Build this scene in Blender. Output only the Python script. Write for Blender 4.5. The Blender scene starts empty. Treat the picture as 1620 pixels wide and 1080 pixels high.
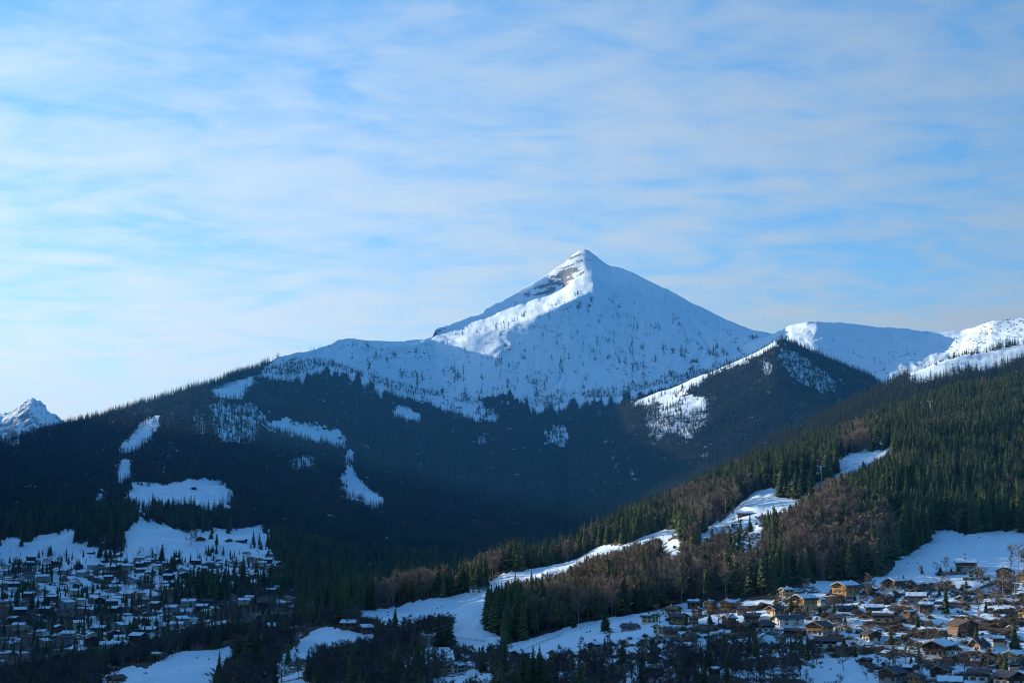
import bpy, bmesh, math, random
import numpy as np
from mathutils import Vector, Matrix
from mathutils.bvhtree import BVHTree

random.seed(7); RNG = np.random.default_rng(7)
SC = bpy.context.scene
COL = SC.collection
R = math.radians

# ------------------------------------------------------------------ camera, sky, sun, exposure
F_PX, HORIZON = 2250.0, 873.0                     # focal length and horizon row, in pixels of the 1620x1080 photograph
PITCH = math.atan((HORIZON - 540.0) / F_PX)
cam_data = bpy.data.cameras.new("camera")
cam_data.sensor_width = 36.0
cam_data.lens = 36.0 * F_PX / 1620.0
cam_data.clip_start, cam_data.clip_end = 1.0, 100000.0
cam = bpy.data.objects.new("camera", cam_data)
cam.rotation_euler = (R(90) + PITCH, 0, 0)
COL.objects.link(cam)
SC.camera = cam

SUN_AZ, SUN_EL = R(-61.0), R(12.3)                # azimuth from the view direction (+Y), negative = to the left
SUN_DIR = Vector((math.sin(SUN_AZ) * math.cos(SUN_EL), math.cos(SUN_AZ) * math.cos(SUN_EL), math.sin(SUN_EL)))
sun_data = bpy.data.lights.new("sun", "SUN")
sun_data.energy, sun_data.angle, sun_data.color = 5.0, R(0.5), (1.0, 0.83, 0.62)
sun = bpy.data.objects.new("sun", sun_data)
sun.rotation_euler = SUN_DIR.to_track_quat("Z", "Y").to_euler()
sun.location = (-3000, 3000, 3000)
COL.objects.link(sun)

SC.view_settings.view_transform = "Standard"
SC.view_settings.look = "None"
SC.view_settings.exposure = 0.95
SC.view_settings.gamma = 1.0
SC.view_settings.use_curve_mapping = False
SC.cycles.filter_width = 1.0


class NT:
    """Small helper round a node tree."""
    def __init__(s, tree):
        s.t = tree
        tree.nodes.clear()

    def n(s, kind, **kw):
        nd = s.t.nodes.new(kind)
        for k, v in kw.items():
            if k.startswith("i_"):
                key = k[2:]
                nd.inputs[int(key) if key.isdigit() else key.replace("_", " ")].default_value = v
            else:
                setattr(nd, k, v)
        return nd

    def l(s, a, b):
        s.t.links.new(a, b)

    def math(s, op, a, b=None, c=None, clamp=False):
        nd = s.t.nodes.new("ShaderNodeMath")
        nd.operation, nd.use_clamp = op, clamp
        for i, v in enumerate((a, b, c)):
            if v is None:
                continue
            if isinstance(v, (int, float)):
                nd.inputs[i].default_value = v
            else:
                s.l(v, nd.inputs[i])
        return nd.outputs[0]

    def mix(s, fac, a, b):
        nd = s.t.nodes.new("ShaderNodeMix")
        nd.data_type = "RGBA"
        for sock, v in ((nd.inputs[0], fac), (nd.inputs[6], a), (nd.inputs[7], b)):
            if isinstance(v, (int, float)):
                sock.default_value = v
            elif isinstance(v, (tuple, list)):
                sock.default_value = tuple(v) + ((1,) if len(v) == 3 else ())
            else:
                s.l(v, sock)
        return nd.outputs[2]

    def ramp(s, fac, lo, hi):
        nd = s.t.nodes.new("ShaderNodeMapRange")
        nd.interpolation_type = "SMOOTHSTEP"
        s.l(fac, nd.inputs[0])
        nd.inputs[1].default_value, nd.inputs[2].default_value = lo, hi
        return nd.outputs[0]


SKY_SAT = 1.32
world = bpy.data.worlds.new("World")
SC.world = world
world.use_nodes = True
w = NT(world.node_tree)
sky = w.n("ShaderNodeTexSky", sky_type="NISHITA", sun_disc=False, sun_elevation=SUN_EL, sun_rotation=SUN_AZ,
          altitude=900.0, air_density=1.0, dust_density=0.3, ozone_density=4.5)
geo = w.n("ShaderNodeTexCoord")
sep = w.n("ShaderNodeSeparateXYZ")
w.l(geo.outputs["Generated"], sep.inputs[0])
zz = w.math("ADD", w.math("MAXIMUM", sep.outputs[2], 0.0), 0.10)
px = w.math("DIVIDE", sep.outputs[0], zz)
py = w.math("DIVIDE", sep.outputs[1], zz)
cmb = w.n("ShaderNodeCombineXYZ")
w.l(px, cmb.inputs[0]); w.l(py, cmb.inputs[1])
mp = w.n("ShaderNodeMapping")
mp.inputs["Rotation"].default_value = (0, 0, R(-22))
mp.inputs["Scale"].default_value = (0.55, 1.0, 1.0)
mp.inputs["Location"].default_value = (3.3, 1.7, 0.0)
w.l(cmb.outputs[0], mp.inputs[0])
nb = w.n("ShaderNodeTexNoise", i_Scale=1.3, i_Detail=6.0, i_Roughness=0.58, i_Distortion=0.35)
w.l(mp.outputs[0], nb.inputs["Vector"])
mp2 = w.n("ShaderNodeMapping")
mp2.inputs["Rotation"].default_value = (0, 0, R(-34))
mp2.inputs["Scale"].default_value = (0.7, 1.0, 1.0)
w.l(cmb.outputs[0], mp2.inputs[0])
nf = w.n("ShaderNodeTexNoise", i_Scale=5.2, i_Detail=9.0, i_Roughness=0.58, i_Distortion=0.5)
w.l(mp2.outputs[0], nf.inputs["Vector"])
nsum = w.math("ADD", w.math("MULTIPLY", nb.outputs["Fac"], 0.45), w.math("MULTIPLY", nf.outputs["Fac"], 0.55))
# thin cirrus sheet: seen edge-on it is thicker towards the horizon
airmass = w.math("DIVIDE", 0.28, w.math("ADD", w.math("MAXIMUM", sep.outputs[2], 0.0), 0.02))
nr3 = w.n("ShaderNodeTexNoise", i_Scale=11.0, i_Detail=6.0, i_Roughness=0.55, i_Distortion=0.4)
w.l(mp2.outputs[0], nr3.inputs["Vector"])
nsum = w.math("ADD", nsum, w.math("MULTIPLY", w.math("SUBTRACT", nr3.outputs["Fac"], 0.5), 0.22))
cl = w.math("MULTIPLY", w.math("MULTIPLY", w.ramp(nsum, 0.34, 0.68), 0.85), airmass)
cl = w.math("ADD", cl, w.math("MULTIPLY", w.math("POWER", airmass, 1.5), 0.34))
cl = w.math("SUBTRACT", 1.0, w.math("POWER", 2.718, w.math("MULTIPLY", cl, -1.0)))
# ice-crystal cloud is brighter towards the sun
dotn = w.n("ShaderNodeVectorMath", operation="DOT_PRODUCT")
w.l(geo.outputs["Generated"], dotn.inputs[0])
dotn.inputs[1].default_value = SUN_DIR
ph = w.math("POWER", w.math("MAXIMUM", w.math("MULTIPLY_ADD", dotn.outputs["Value"], 0.5, 0.5), 0.0), 2.0)
cb = w.math("MULTIPLY_ADD", ph, 4.4, 0.35)
cc = w.n("ShaderNodeVectorMath", operation="SCALE")
cc.inputs[0].default_value = (0.97, 1.0, 0.95)
w.l(cb, cc.inputs["Scale"])
hs = w.n("ShaderNodeHueSaturation", i_Saturation=SKY_SAT)
w.l(sky.outputs[0], hs.inputs["Color"])
tint = w.n("ShaderNodeVectorMath", operation="MULTIPLY")
w.l(hs.outputs[0], tint.inputs[0])
tint.inputs[1].default_value = (1.08, 1.10, 0.97)
skymix = w.mix(cl, tint.outputs[0], cc.outputs[0])
bg = w.n("ShaderNodeBackground")
bg.inputs["Strength"].default_value = 0.15
w.l(skymix, bg.inputs["Color"])
wo = w.n("ShaderNodeOutputWorld")
w.l(bg.outputs[0], wo.inputs["Surface"])

# ------------------------------------------------------------------ pixels <-> world
CP, SP = math.cos(PITCH), math.sin(PITCH)


def P(u, v, D):
    """World point seen at photograph pixel (u, v) at forward distance D (metres along +Y). Arrays welcome."""
    xc, yc = (np.asarray(u, float) - 810.0) / F_PX, (540.0 - np.asarray(v, float)) / F_PX
    dy, dz = CP - yc * SP, SP + yc * CP
    k = np.asarray(D, float) / dy
    return xc * k, dy * k, dz * k


def to_px(x, y, z):
    fwd = y * CP + z * SP
    up = -y * SP + z * CP
    return 810.0 + F_PX * x / fwd, 540.0 - F_PX * up / fwd


def hash2(ix, iy, seed):
    h = (ix.astype(np.int64) * 374761393 + iy.astype(np.int64) * 668265263 + seed * 1442695041) & 0xFFFFFFFF
    h = ((h ^ (h >> 13)) * 1274126177) & 0xFFFFFFFF
    return ((h ^ (h >> 16)) & 0xFFFF) / 65535.0


def vnoise(x, y, seed=0):
    x, y = np.asarray(x, float), np.asarray(y, float)
    ix, iy = np.floor(x), np.floor(y)
    fx, fy = x - ix, y - iy
    out = 0.0
    sx, sy = fx * fx * fx * (fx * (fx * 6 - 15) + 10), fy * fy * fy * (fy * (fy * 6 - 15) + 10)
    g = []
    for dx in (0, 1):
        for dy in (0, 1):
            a = hash2(ix + dx, iy + dy, seed) * 2 * math.pi
            g.append(np.cos(a) * (fx - dx) + np.sin(a) * (fy - dy))
    a = g[0] + (g[2] - g[0]) * sx
    b = g[1] + (g[3] - g[1]) * sx
    return (a + (b - a) * sy) * 1.5


def fbm(x, y, oct=5, seed=0, gain=0.5):
    s, a, t = 0.0, 1.0, 0.0
    for o in range(oct):
        s = s + a * vnoise(x * 2 ** o + 17.3 * o, y * 2 ** o - 9.1 * o, seed + o)
        t += a
        a *= gain
    return s / t


def inside(poly, u, v):
    u, v = np.asarray(u, float), np.asarray(v, float)
    r = np.zeros(u.shape, bool)
    n = len(poly)
    for i in range(n):
        x0, y0 = poly[i]
        x1, y1 = poly[(i + 1) % n]
        if y0 == y1:
            continue
        c = ((y0 > v) != (y1 > v)) & (u < (x1 - x0) * (v - y0) / (y1 - y0) + x0)
        r ^= c
    return r


def inside_any(polys, u, v):
    r = np.zeros(np.shape(u), bool)
    for p in polys:
        r |= inside(p, u, v)
    return r


# ------------------------------------------------------------------ what grows where (clearings traced on the slopes)
ALP = [(408, 589), (440, 560), (470, 545), (500, 545), (530, 525), (600, 530), (680, 520), (690, 380), (1100, 380), (1300, 500), (1300, 600),
       (1090, 600), (1000, 620), (980, 627), (933, 631), (900, 634), (880, 643), (847, 643), (827, 624), (800, 617), (770, 622), (750, 630),
       (767, 643), (790, 653), (787, 663), (760, 660), (713, 647), (683, 634), (657, 627), (627, 618), (600, 609), (567, 594), (540, 586), (510, 578),
       (483, 589), (457, 596)]
CLEAR_M1 = [
    ALP,
    [(335, 617), (350, 606), (385, 600), (395, 592), (404, 597), (395, 608), (380, 622), (350, 622)],
    [(250, 658), (254, 662), (240, 682), (225, 697), (200, 707), (188, 706), (205, 690), (225, 668), (237, 660)],
    [(408, 655), (430, 667), (450, 661), (470, 668), (520, 678), (548, 689), (545, 699), (520, 693), (490, 689), (455, 681), (425, 672)],
    [(545, 712), (560, 712), (553, 735), (568, 752), (580, 770), (608, 785), (605, 793), (590, 794), (570, 782), (545, 779), (540, 755), (552, 740)],
    [(627, 640), (640, 642), (666, 655), (665, 663), (645, 658), (622, 653)],
    [(197, 780), (210, 765), (235, 762), (265, 768), (290, 760), (310, 757), (340, 757), (355, 768), (369, 780), (365, 788), (345, 786), (330, 795),
     (305, 782), (280, 786), (240, 790), (222, 800), (215, 786)],
    [(152, 780), (165, 775), (168, 782), (155, 787)],
    [(190, 725), (205, 724), (208, 740), (195, 756), (183, 750)],
    [(0, 852), (32, 846), (34, 860), (20, 866), (0, 866)],
    [(30, 862), (55, 850), (85, 842), (105, 835), (122, 840), (124, 862), (160, 863), (162, 872), (130, 888), (100, 872), (60, 872), (35, 874)],
    [(195, 860), (197, 845), (215, 822), (233, 821), (249, 826), (275, 834), (311, 839), (342, 840), (415, 836), (429, 840), (425, 856), (410, 872),
     (370, 868), (320, 870), (290, 878), (260, 868), (225, 870)],
]
SPARSE_M1 = [
    [(330, 640), (352, 632), (372, 640), (400, 637), (415, 652), (405, 690), (380, 694), (350, 690), (335, 670)],
    [(305, 655), (318, 650), (325, 675), (312, 682)],
    [(455, 728), (470, 720), (500, 722), (498, 732), (460, 736)],
    [(757, 690), (768, 686), (766, 698), (758, 700)], [(0, 688), (30, 690), (32, 700), (0, 704)],
    [(860, 680), (885, 672), (905, 680), (895, 700), (865, 698)],
    [(572, 918), (580, 915), (630, 915), (628, 945), (590, 950)],
]
VILLAGE_FAR = [(-20, 862), (30, 868), (130, 872), (200, 866), (300, 874), (400, 864), (430, 868), (450, 900), (445, 925), (400, 930), (300, 925),
               (240, 945), (200, 960), (110, 966), (0, 950), (-20, 950)]
VILLAGE_LOW = [(75, 998), (130, 985), (200, 968), (250, 960), (330, 956), (345, 975), (300, 990), (290, 1015), (260, 1040), (215, 1046), (160, 1032), (90, 1020)]
CLEAR_M3 = [
    [(1226, 526), (1232, 537), (1193, 561), (1150, 575), (1127, 584), (1104, 600), (1085, 613), (1060, 622), (1030, 634), (1010, 634),
     (997, 628), (1060, 608), (1080, 602), (1120, 582), (1163, 566), (1213, 542)],
    [(1050, 631), (1085, 624), (1119, 631), (1110, 642), (1075, 648), (1040, 646)],
]
SPARSE_M3 = [[(1233, 555), (1250, 552), (1275, 565), (1300, 582), (1322, 605), (1310, 618), (1280, 605), (1255, 592), (1240, 575)],
             [(1018, 640), (1120, 636), (1118, 660), (1095, 688), (1060, 680), (1028, 688)], [(1205, 572), (1220, 570), (1222, 585), (1207, 588)]]
CLEAR_M4 = [[(1430, 591), (1493, 566), (1547, 556), (1612, 541), (1640, 536), (1640, 552), (1607, 557), (1557, 576), (1530, 572), (1450, 594)]]
PISTE = [
    [(800, 905), (860, 893), (914, 880), (950, 864), (981, 860), (1020, 847), (1070, 834), (1075, 842), (1049, 856), (981, 878), (935, 890), (905, 906), (890, 915),
     (852, 921), (800, 928), (772, 945), (769, 968), (767, 997), (796, 1007), (800, 1020), (752, 1034), (737, 1026), (712, 1018), (708, 1007), (721, 981), (685, 979),
     (643, 987), (607, 985), (568, 979), (566, 966), (607, 962), (659, 950), (721, 943), (760, 936), (768, 922)],
    [(473, 1012), (500, 992), (520, 988), (560, 998), (592, 1000), (592, 1024), (565, 1014), (540, 1022), (505, 1024), (497, 1046), (470, 1037)],
    [(165, 1070), (207, 1051), (230, 1056), (280, 1033), (363, 1022), (372, 1028), (360, 1050), (342, 1066), (336, 1120), (150, 1120)],
    [(455, 988), (486, 970), (492, 975), (468, 990), (456, 994)],
    [(1413, 706), (1340, 719), (1323, 730), (1326, 747), (1287, 763), (1284, 781), (1260, 789), (1237, 788), (1233, 770), (1197, 777), (1173, 793), (1160, 812),
     (1130, 828), (1106, 844), (1107, 868), (1127, 853), (1147, 840), (1170, 822), (1240, 810), (1267, 794), (1313, 768), (1370, 741), (1413, 718)],
    [(1044, 858), (1068, 850), (1082, 862), (1080, 886), (1060, 884), (1047, 876)],
    [(1405, 908), (1425, 880), (1449, 870), (1472, 854), (1475, 838), (1511, 838), (1527, 846), (1600, 838), (1640, 842), (1900, 815), (1900, 900), (1405, 920)],
    [(800, 1021), (838, 1010), (880, 996), (930, 985), (968, 979), (1012, 970), (1046, 960), (1060, 1000), (1000, 1010), (960, 1020), (900, 1030), (880, 1045), (800, 1040)],
    [(690, 1078), (740, 1062), (775, 1066), (790, 1085), (680, 1085)],
    [(1276, 1060), (1300, 1045), (1345, 1040), (1375, 1060), (1390, 1085), (1280, 1085)],
]
SPARSE_G = [[(1145, 836), (1165, 818), (1205, 820), (1216, 835), (1205, 860), (1180, 870), (1150, 862)], [(470, 1020), (500, 1040), (480, 1085), (400, 1085), (420, 1060)],
            [(635, 1050), (680, 1020), (712, 1020), (740, 1040), (700, 1060), (640, 1065)]]
VILLAGE = [(800, 1040), (880, 1030), (960, 1005), (1012, 972), (1046, 961), (1085, 953), (1163, 944), (1226, 942), (1273, 921), (1355, 915), (1394, 909), (1410, 904),
           (1475, 880), (1700, 850), (1900, 830), (1900, 1110), (1330, 1110), (1320, 1045), (1200, 1036), (1100, 1040), (1020, 1055), (960, 1050), (800, 1060)]
THICKET = [(740, 1042), (900, 1050), (1000, 1042), (1080, 1038), (1200, 1030), (1290, 1042), (1335, 1060), (1330, 1120), (640, 1120), (600, 1060)]
BROWN_G = [
    [(890, 890), (940, 880), (1000, 870), (1060, 880), (1110, 872), (1160, 862), (1215, 872), (1225, 935), (1080, 955), (900, 990), (830, 1015), (820, 960), (890, 930)],
    [(1225, 860), (1262, 830), (1330, 800), (1400, 822), (1420, 860), (1400, 910), (1240, 920)],
    [(1040, 810), (1090, 790), (1160, 785), (1165, 805), (1110, 842), (1060, 835)],
    [(1330, 690), (1360, 670), (1375, 715), (1335, 735)],
    [(560, 930), (700, 880), (850, 840), (890, 860), (760, 925), (600, 970)],
    [(1290, 770), (1330, 765), (1330, 800), (1290, 800)],
]

# ------------------------------------------------------------------ materials
MATS = {}


def material(name, build):
    if name not in MATS:
        m = bpy.data.materials.new(name)
        m.use_nodes = True
        nt = NT(m.node_tree)
        out = nt.n("ShaderNodeOutputMaterial")
        bs = nt.n("ShaderNodeBsdfPrincipled")
        nt.l(bs.outputs[0], out.inputs["Surface"])
        build(nt, bs)
        MATS[name] = m
    return MATS[name]


def plain(name, c, rough=0.8, var=0.25, scale=1.0, metal=0.0, bump=0.0):
    def b(nt, bs):
        tc = nt.n("ShaderNodeTexCoord")
        nz = nt.n("ShaderNodeTexNoise", i_Scale=scale, i_Detail=5.0, i_Roughness=0.6)
        nt.l(tc.outputs["Object"], nz.inputs["Vector"])
        lo, hi = [x * (1 - var) for x in c], [min(1, x * (1 + var)) for x in c]
        nt.l(nt.mix(nt.ramp(nz.outputs["Fac"], 0.3, 0.7), lo, hi), bs.inputs["Base Color"])
        bs.inputs["Roughness"].default_value = rough
        bs.inputs["Metallic"].default_value = metal
        bs.inputs["Specular IOR Level"].default_value = 0.25
        if bump:
            bp = nt.n("ShaderNodeBump", i_Strength=bump, i_Distance=0.2)
            nt.l(nz.outputs["Fac"], bp.inputs["Height"])
            nt.l(bp.outputs[0], bs.inputs["Normal"])
    return material(name, b)


def timber(name, c):
    def b(nt, bs):
        tc = nt.n("ShaderNodeTexCoord")
        wv = nt.n("ShaderNodeTexWave", wave_type="BANDS", bands_direction="Z", i_Scale=1.6, i_Distortion=0.6, i_Detail=2.0)
        nt.l(tc.outputs["Object"], wv.inputs["Vector"])
        nz = nt.n("ShaderNodeTexNoise", i_Scale=0.7, i_Detail=6.0, i_Roughness=0.65)
        nt.l(tc.outputs["Object"], nz.inputs["Vector"])
        f = nt.math("ADD", nt.math("MULTIPLY", wv.outputs["Fac"], 0.35), nt.math("MULTIPLY", nz.outputs["Fac"], 0.65))
        nt.l(nt.mix(nt.ramp(f, 0.2, 0.8), [x * 0.6 for x in c], [x * 1.3 for x in c]), bs.inputs["Base Color"])
        bs.inputs["Roughness"].default_value = 0.8
        bs.inputs["Specular IOR Level"].default_value = 0.2
    return material(name, b)


def terrain_mat(name, rock_lo, rock_hi, floor_a=(0.028, 0.026, 0.022), floor_b=(0.05, 0.042, 0.034), tex=0.02, patch=0.0):
    def b(nt, bs):
        g = nt.n("ShaderNodeNewGeometry")
        pos = g.outputs["Position"]
        at = nt.n("ShaderNodeAttribute", attribute_name="snow")
        n1 = nt.n("ShaderNodeTexNoise", i_Scale=tex, i_Detail=8.0, i_Roughness=0.62)
        n2 = nt.n("ShaderNodeTexNoise", i_Scale=tex * 7, i_Detail=6.0, i_Roughness=0.6)
        n3 = nt.n("ShaderNodeTexNoise", i_Scale=tex * 0.22, i_Detail=4.0, i_Roughness=0.5)
        for n in (n1, n2, n3):
            nt.l(pos, n.inputs["Vector"])
        edge = nt.math("ADD", at.outputs["Fac"], nt.math("MULTIPLY", nt.math("SUBTRACT", n2.outputs["Fac"], 0.5), 0.8))
        sn = nt.ramp(edge, 0.42, 0.56)
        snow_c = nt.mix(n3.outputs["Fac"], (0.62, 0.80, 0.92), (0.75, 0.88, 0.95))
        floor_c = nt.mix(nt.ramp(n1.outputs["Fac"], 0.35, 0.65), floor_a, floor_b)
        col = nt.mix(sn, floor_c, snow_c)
        sp = nt.n("ShaderNodeSeparateXYZ")
        nt.l(g.outputs["Normal"], sp.inputs[0])
        st = nt.math("ADD", nt.math("ADD", sp.outputs[2], nt.math("MULTIPLY", nt.math("SUBTRACT", n1.outputs["Fac"], 0.5), 0.6)), nt.math("MULTIPLY", nt.math("SUBTRACT", n2.outputs["Fac"], 0.5), 0.7))
        spp = nt.n("ShaderNodeSeparateXYZ")
        nt.l(pos, spp.inputs[0])
        strat = nt.math("SINE", nt.math("ADD", nt.math("MULTIPLY", nt.math("ADD", spp.outputs[2], nt.math("MULTIPLY", spp.outputs[0], -0.2)), 0.12), nt.math("MULTIPLY", n1.outputs["Fac"], 14.0)))
        steep = nt.math("SUBTRACT", 1.0, nt.ramp(sp.outputs[2], 0.60, 0.78))
        st = nt.math("ADD", st, nt.math("MULTIPLY", nt.math("MULTIPLY", strat, 0.15), steep))
        rock_c = nt.mix(n2.outputs["Fac"], (0.09, 0.09, 0.095), (0.26, 0.25, 0.24))
        rk = nt.math("SUBTRACT", 1.0, nt.ramp(st, rock_lo, rock_hi))
        col = nt.mix(rk, col, rock_c)
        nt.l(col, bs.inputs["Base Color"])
        bs.inputs["Roughness"].default_value = 0.75
        bs.inputs["Specular IOR Level"].default_value = 0.15
        bp = nt.n("ShaderNodeBump", i_Strength=0.5, i_Distance=0.05 / tex)
        nt.l(nt.math("ADD", n1.outputs["Fac"], nt.math("MULTIPLY", n2.outputs["Fac"], 0.25)), bp.inputs["Height"])
        nt.l(bp.outputs[0], bs.inputs["Normal"])
    return material(name, b)


def leafy(name, a, c, rough=0.75, transl=0.0):
    def b(nt, bs):
        oi = nt.n("ShaderNodeObjectInfo")
        g = nt.n("ShaderNodeNewGeometry")
        nz = nt.n("ShaderNodeTexNoise", i_Scale=0.22, i_Detail=3.0)
        nt.l(g.outputs["Position"], nz.inputs["Vector"])
        f = nt.math("ADD", nt.math("MULTIPLY", oi.outputs["Random"], 0.65), nt.math("MULTIPLY", nz.outputs["Fac"], 0.4), clamp=True)
        nt.l(nt.mix(f, a, c), bs.inputs["Base Color"])
        bs.inputs["Roughness"].default_value = rough
        bs.inputs["Specular IOR Level"].default_value = 0.15
    return material(name, b)


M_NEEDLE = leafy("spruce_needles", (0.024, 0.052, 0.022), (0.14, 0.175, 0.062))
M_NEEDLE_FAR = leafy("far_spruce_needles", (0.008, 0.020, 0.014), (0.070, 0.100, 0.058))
M_BARK = plain("bark", (0.075, 0.058, 0.045), 0.9, 0.4, 0.8)
M_BARK_PALE = plain("pale_bark", (0.22, 0.20, 0.175), 0.9, 0.35, 0.8)
M_TWIG = leafy("bare_twigs", (0.13, 0.107, 0.09), (0.36, 0.28, 0.20))
M_TWIG_SHADE = leafy("dark_bare_twigs", (0.06, 0.054, 0.052), (0.16, 0.135, 0.12))  # bare twigs darkened for stands lying in shade; the shade is in the colour
M_BUSH = leafy("brown_bush_twigs", (0.11, 0.085, 0.06), (0.25, 0.18, 0.115))
M_HEDGE = leafy("hedge_leaves", (0.014, 0.024, 0.012), (0.035, 0.05, 0.02))
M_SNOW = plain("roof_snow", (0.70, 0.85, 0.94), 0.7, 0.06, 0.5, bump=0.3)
M_SLATE = plain("slate_roof", (0.060, 0.068, 0.080), 0.7, 0.35, 1.2)
M_BROWNROOF = plain("brown_roof", (0.10, 0.075, 0.06), 0.8, 0.35, 1.2)
M_GREENROOF = plain("green_trim_paint", (0.05, 0.10, 0.085), 0.6, 0.3, 1.0)
M_FASCIA = plain("weathered_fascia_board", (0.34, 0.27, 0.20), 0.8, 0.25, 1.0)
M_CONCRETE = plain("concrete", (0.22, 0.21, 0.20), 0.9, 0.25, 0.6)
M_STONE = plain("stone", (0.16, 0.14, 0.12), 0.9, 0.4, 1.2, bump=0.5)
M_STEEL = plain("galvanised_steel", (0.42, 0.44, 0.46), 0.45, 0.1, 1.0, metal=0.6)
M_GLASS = plain("window_glass", (0.025, 0.03, 0.04), 0.12, 0.2, 1.0)
M_FRAME = plain("window_frame_paint", (0.5, 0.42, 0.32), 0.6, 0.15, 1.0)
M_DOOR = plain("door_wood", (0.12, 0.06, 0.03), 0.6, 0.3, 1.0)
M_RUBBER = plain("rubber", (0.02, 0.02, 0.02), 0.8, 0.1)
WALLS = {"orange": timber("orange_timber", (0.46, 0.22, 0.075)), "brown": timber("brown_timber", (0.17, 0.092, 0.05)),
         "dark": timber("dark_timber", (0.060, 0.043, 0.036)), "red": timber("red_timber", (0.30, 0.095, 0.05)),
         "honey": timber("honey_timber", (0.52, 0.32, 0.12)),
         "cream": plain("cream_plaster", (0.66, 0.54, 0.34), 0.9, 0.1, 0.5), "white": plain("white_plaster", (0.72, 0.70, 0.65), 0.9, 0.08, 0.5),
         "grey": plain("grey_plaster", (0.34, 0.31, 0.28), 0.9, 0.15, 0.5), "stone": M_STONE}


# ------------------------------------------------------------------ mesh helpers
def mesh_obj(name, verts, faces, mat, parent=None, smooth=False, mats=None, fmat=None):
    me = bpy.data.meshes.new(name)
    me.from_pydata([tuple(v) for v in verts], [], faces)
    for m in (mats or [mat]):
        me.materials.append(m)
    if fmat is not None:
        me.polygons.foreach_set("material_index", fmat)
    if smooth:
        me.polygons.foreach_set("use_smooth", [True] * len(me.polygons))
    o = bpy.data.objects.new(name, me)
    COL.objects.link(o)
    if parent is not None:
        o.parent = parent
    return o


def link_mesh(name, me, parent=None):
    o = bpy.data.objects.new(name, me)
    COL.objects.link(o)
    if parent is not None:
        o.parent = parent
    return o


def thing(name, label, cat, loc=(0, 0, 0), rz=0.0, group=None):
    o = bpy.data.objects.new(name, None)
    o.empty_display_size = 1.0
    COL.objects.link(o)
    o.location, o.rotation_euler = loc, (0, 0, rz)
    o["label"], o["category"] = label, cat
    if group:
        o["group"] = group
    return o


class MB:
    """Collects simple solids into one mesh."""
    def __init__(s):
        s.v, s.f, s.m = [], [], []

    def add(s, vs, fs, mi=0):
        k = len(s.v)
        s.v += [tuple(p) for p in vs]
        s.f += [tuple(i + k for i in f) for f in fs]
        s.m += [mi] * len(fs)

    def box(s, x0, x1, y0, y1, z0, z1, mi=0):
        s.add([(x0, y0, z0), (x1, y0, z0), (x1, y1, z0), (x0, y1, z0), (x0, y0, z1), (x1, y0, z1), (x1, y1, z1), (x0, y1, z1)],
              [(3, 2, 1, 0), (4, 5, 6, 7), (0, 1, 5, 4), (1, 2, 6, 5), (2, 3, 7, 6), (3, 0, 4, 7)], mi)

    def prism(s, sec, y0, y1, mi=0):
        """sec: closed outline of (x, z), extruded along y."""
        n = len(sec)
        vs = [(x, y0, z) for x, z in sec] + [(x, y1, z) for x, z in sec]
        fs = [tuple(range(n)), tuple(range(2 * n - 1, n - 1, -1))]
        fs += [((i + 1) % n, i, n + i, n + (i + 1) % n) for i in range(n)]
        s.add(vs, fs, mi)

    def tube(s, a, b, ra, rb, n=6, mi=0):
        a, b = Vector(a), Vector(b)
        d = (b - a)
        if d.length < 1e-6:
            return
        q = d.to_track_quat("Z", "Y")
        vs = []
        for c, r in ((a, ra), (b, rb)):
            for i in range(n):
                t = 2 * math.pi * i / n
                vs.append(c + q @ Vector((r * math.cos(t), r * math.sin(t), 0)))
        fs = [(i, (i + 1) % n, n + (i + 1) % n, n + i) for i in range(n)] + [tuple(range(n - 1, -1, -1)), tuple(range(n, 2 * n))]
        s.add(vs, fs, mi)

    def obj(s, name, mat, parent=None, mats=None, smooth=False):
        return mesh_obj(name, s.v, s.f, mat, parent, smooth, mats, s.m if mats else None)

    def mesh(s, name, mats):
        me = bpy.data.meshes.new(name)
        me.from_pydata(s.v, [], s.f)
        for m in mats:
            me.materials.append(m)
        me.polygons.foreach_set("material_index", s.m)
        return me


# ------------------------------------------------------------------ terrain sheets
class Sheet:
    pass


def tree_px(D):
    return 20.0 * F_PX / D


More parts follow.
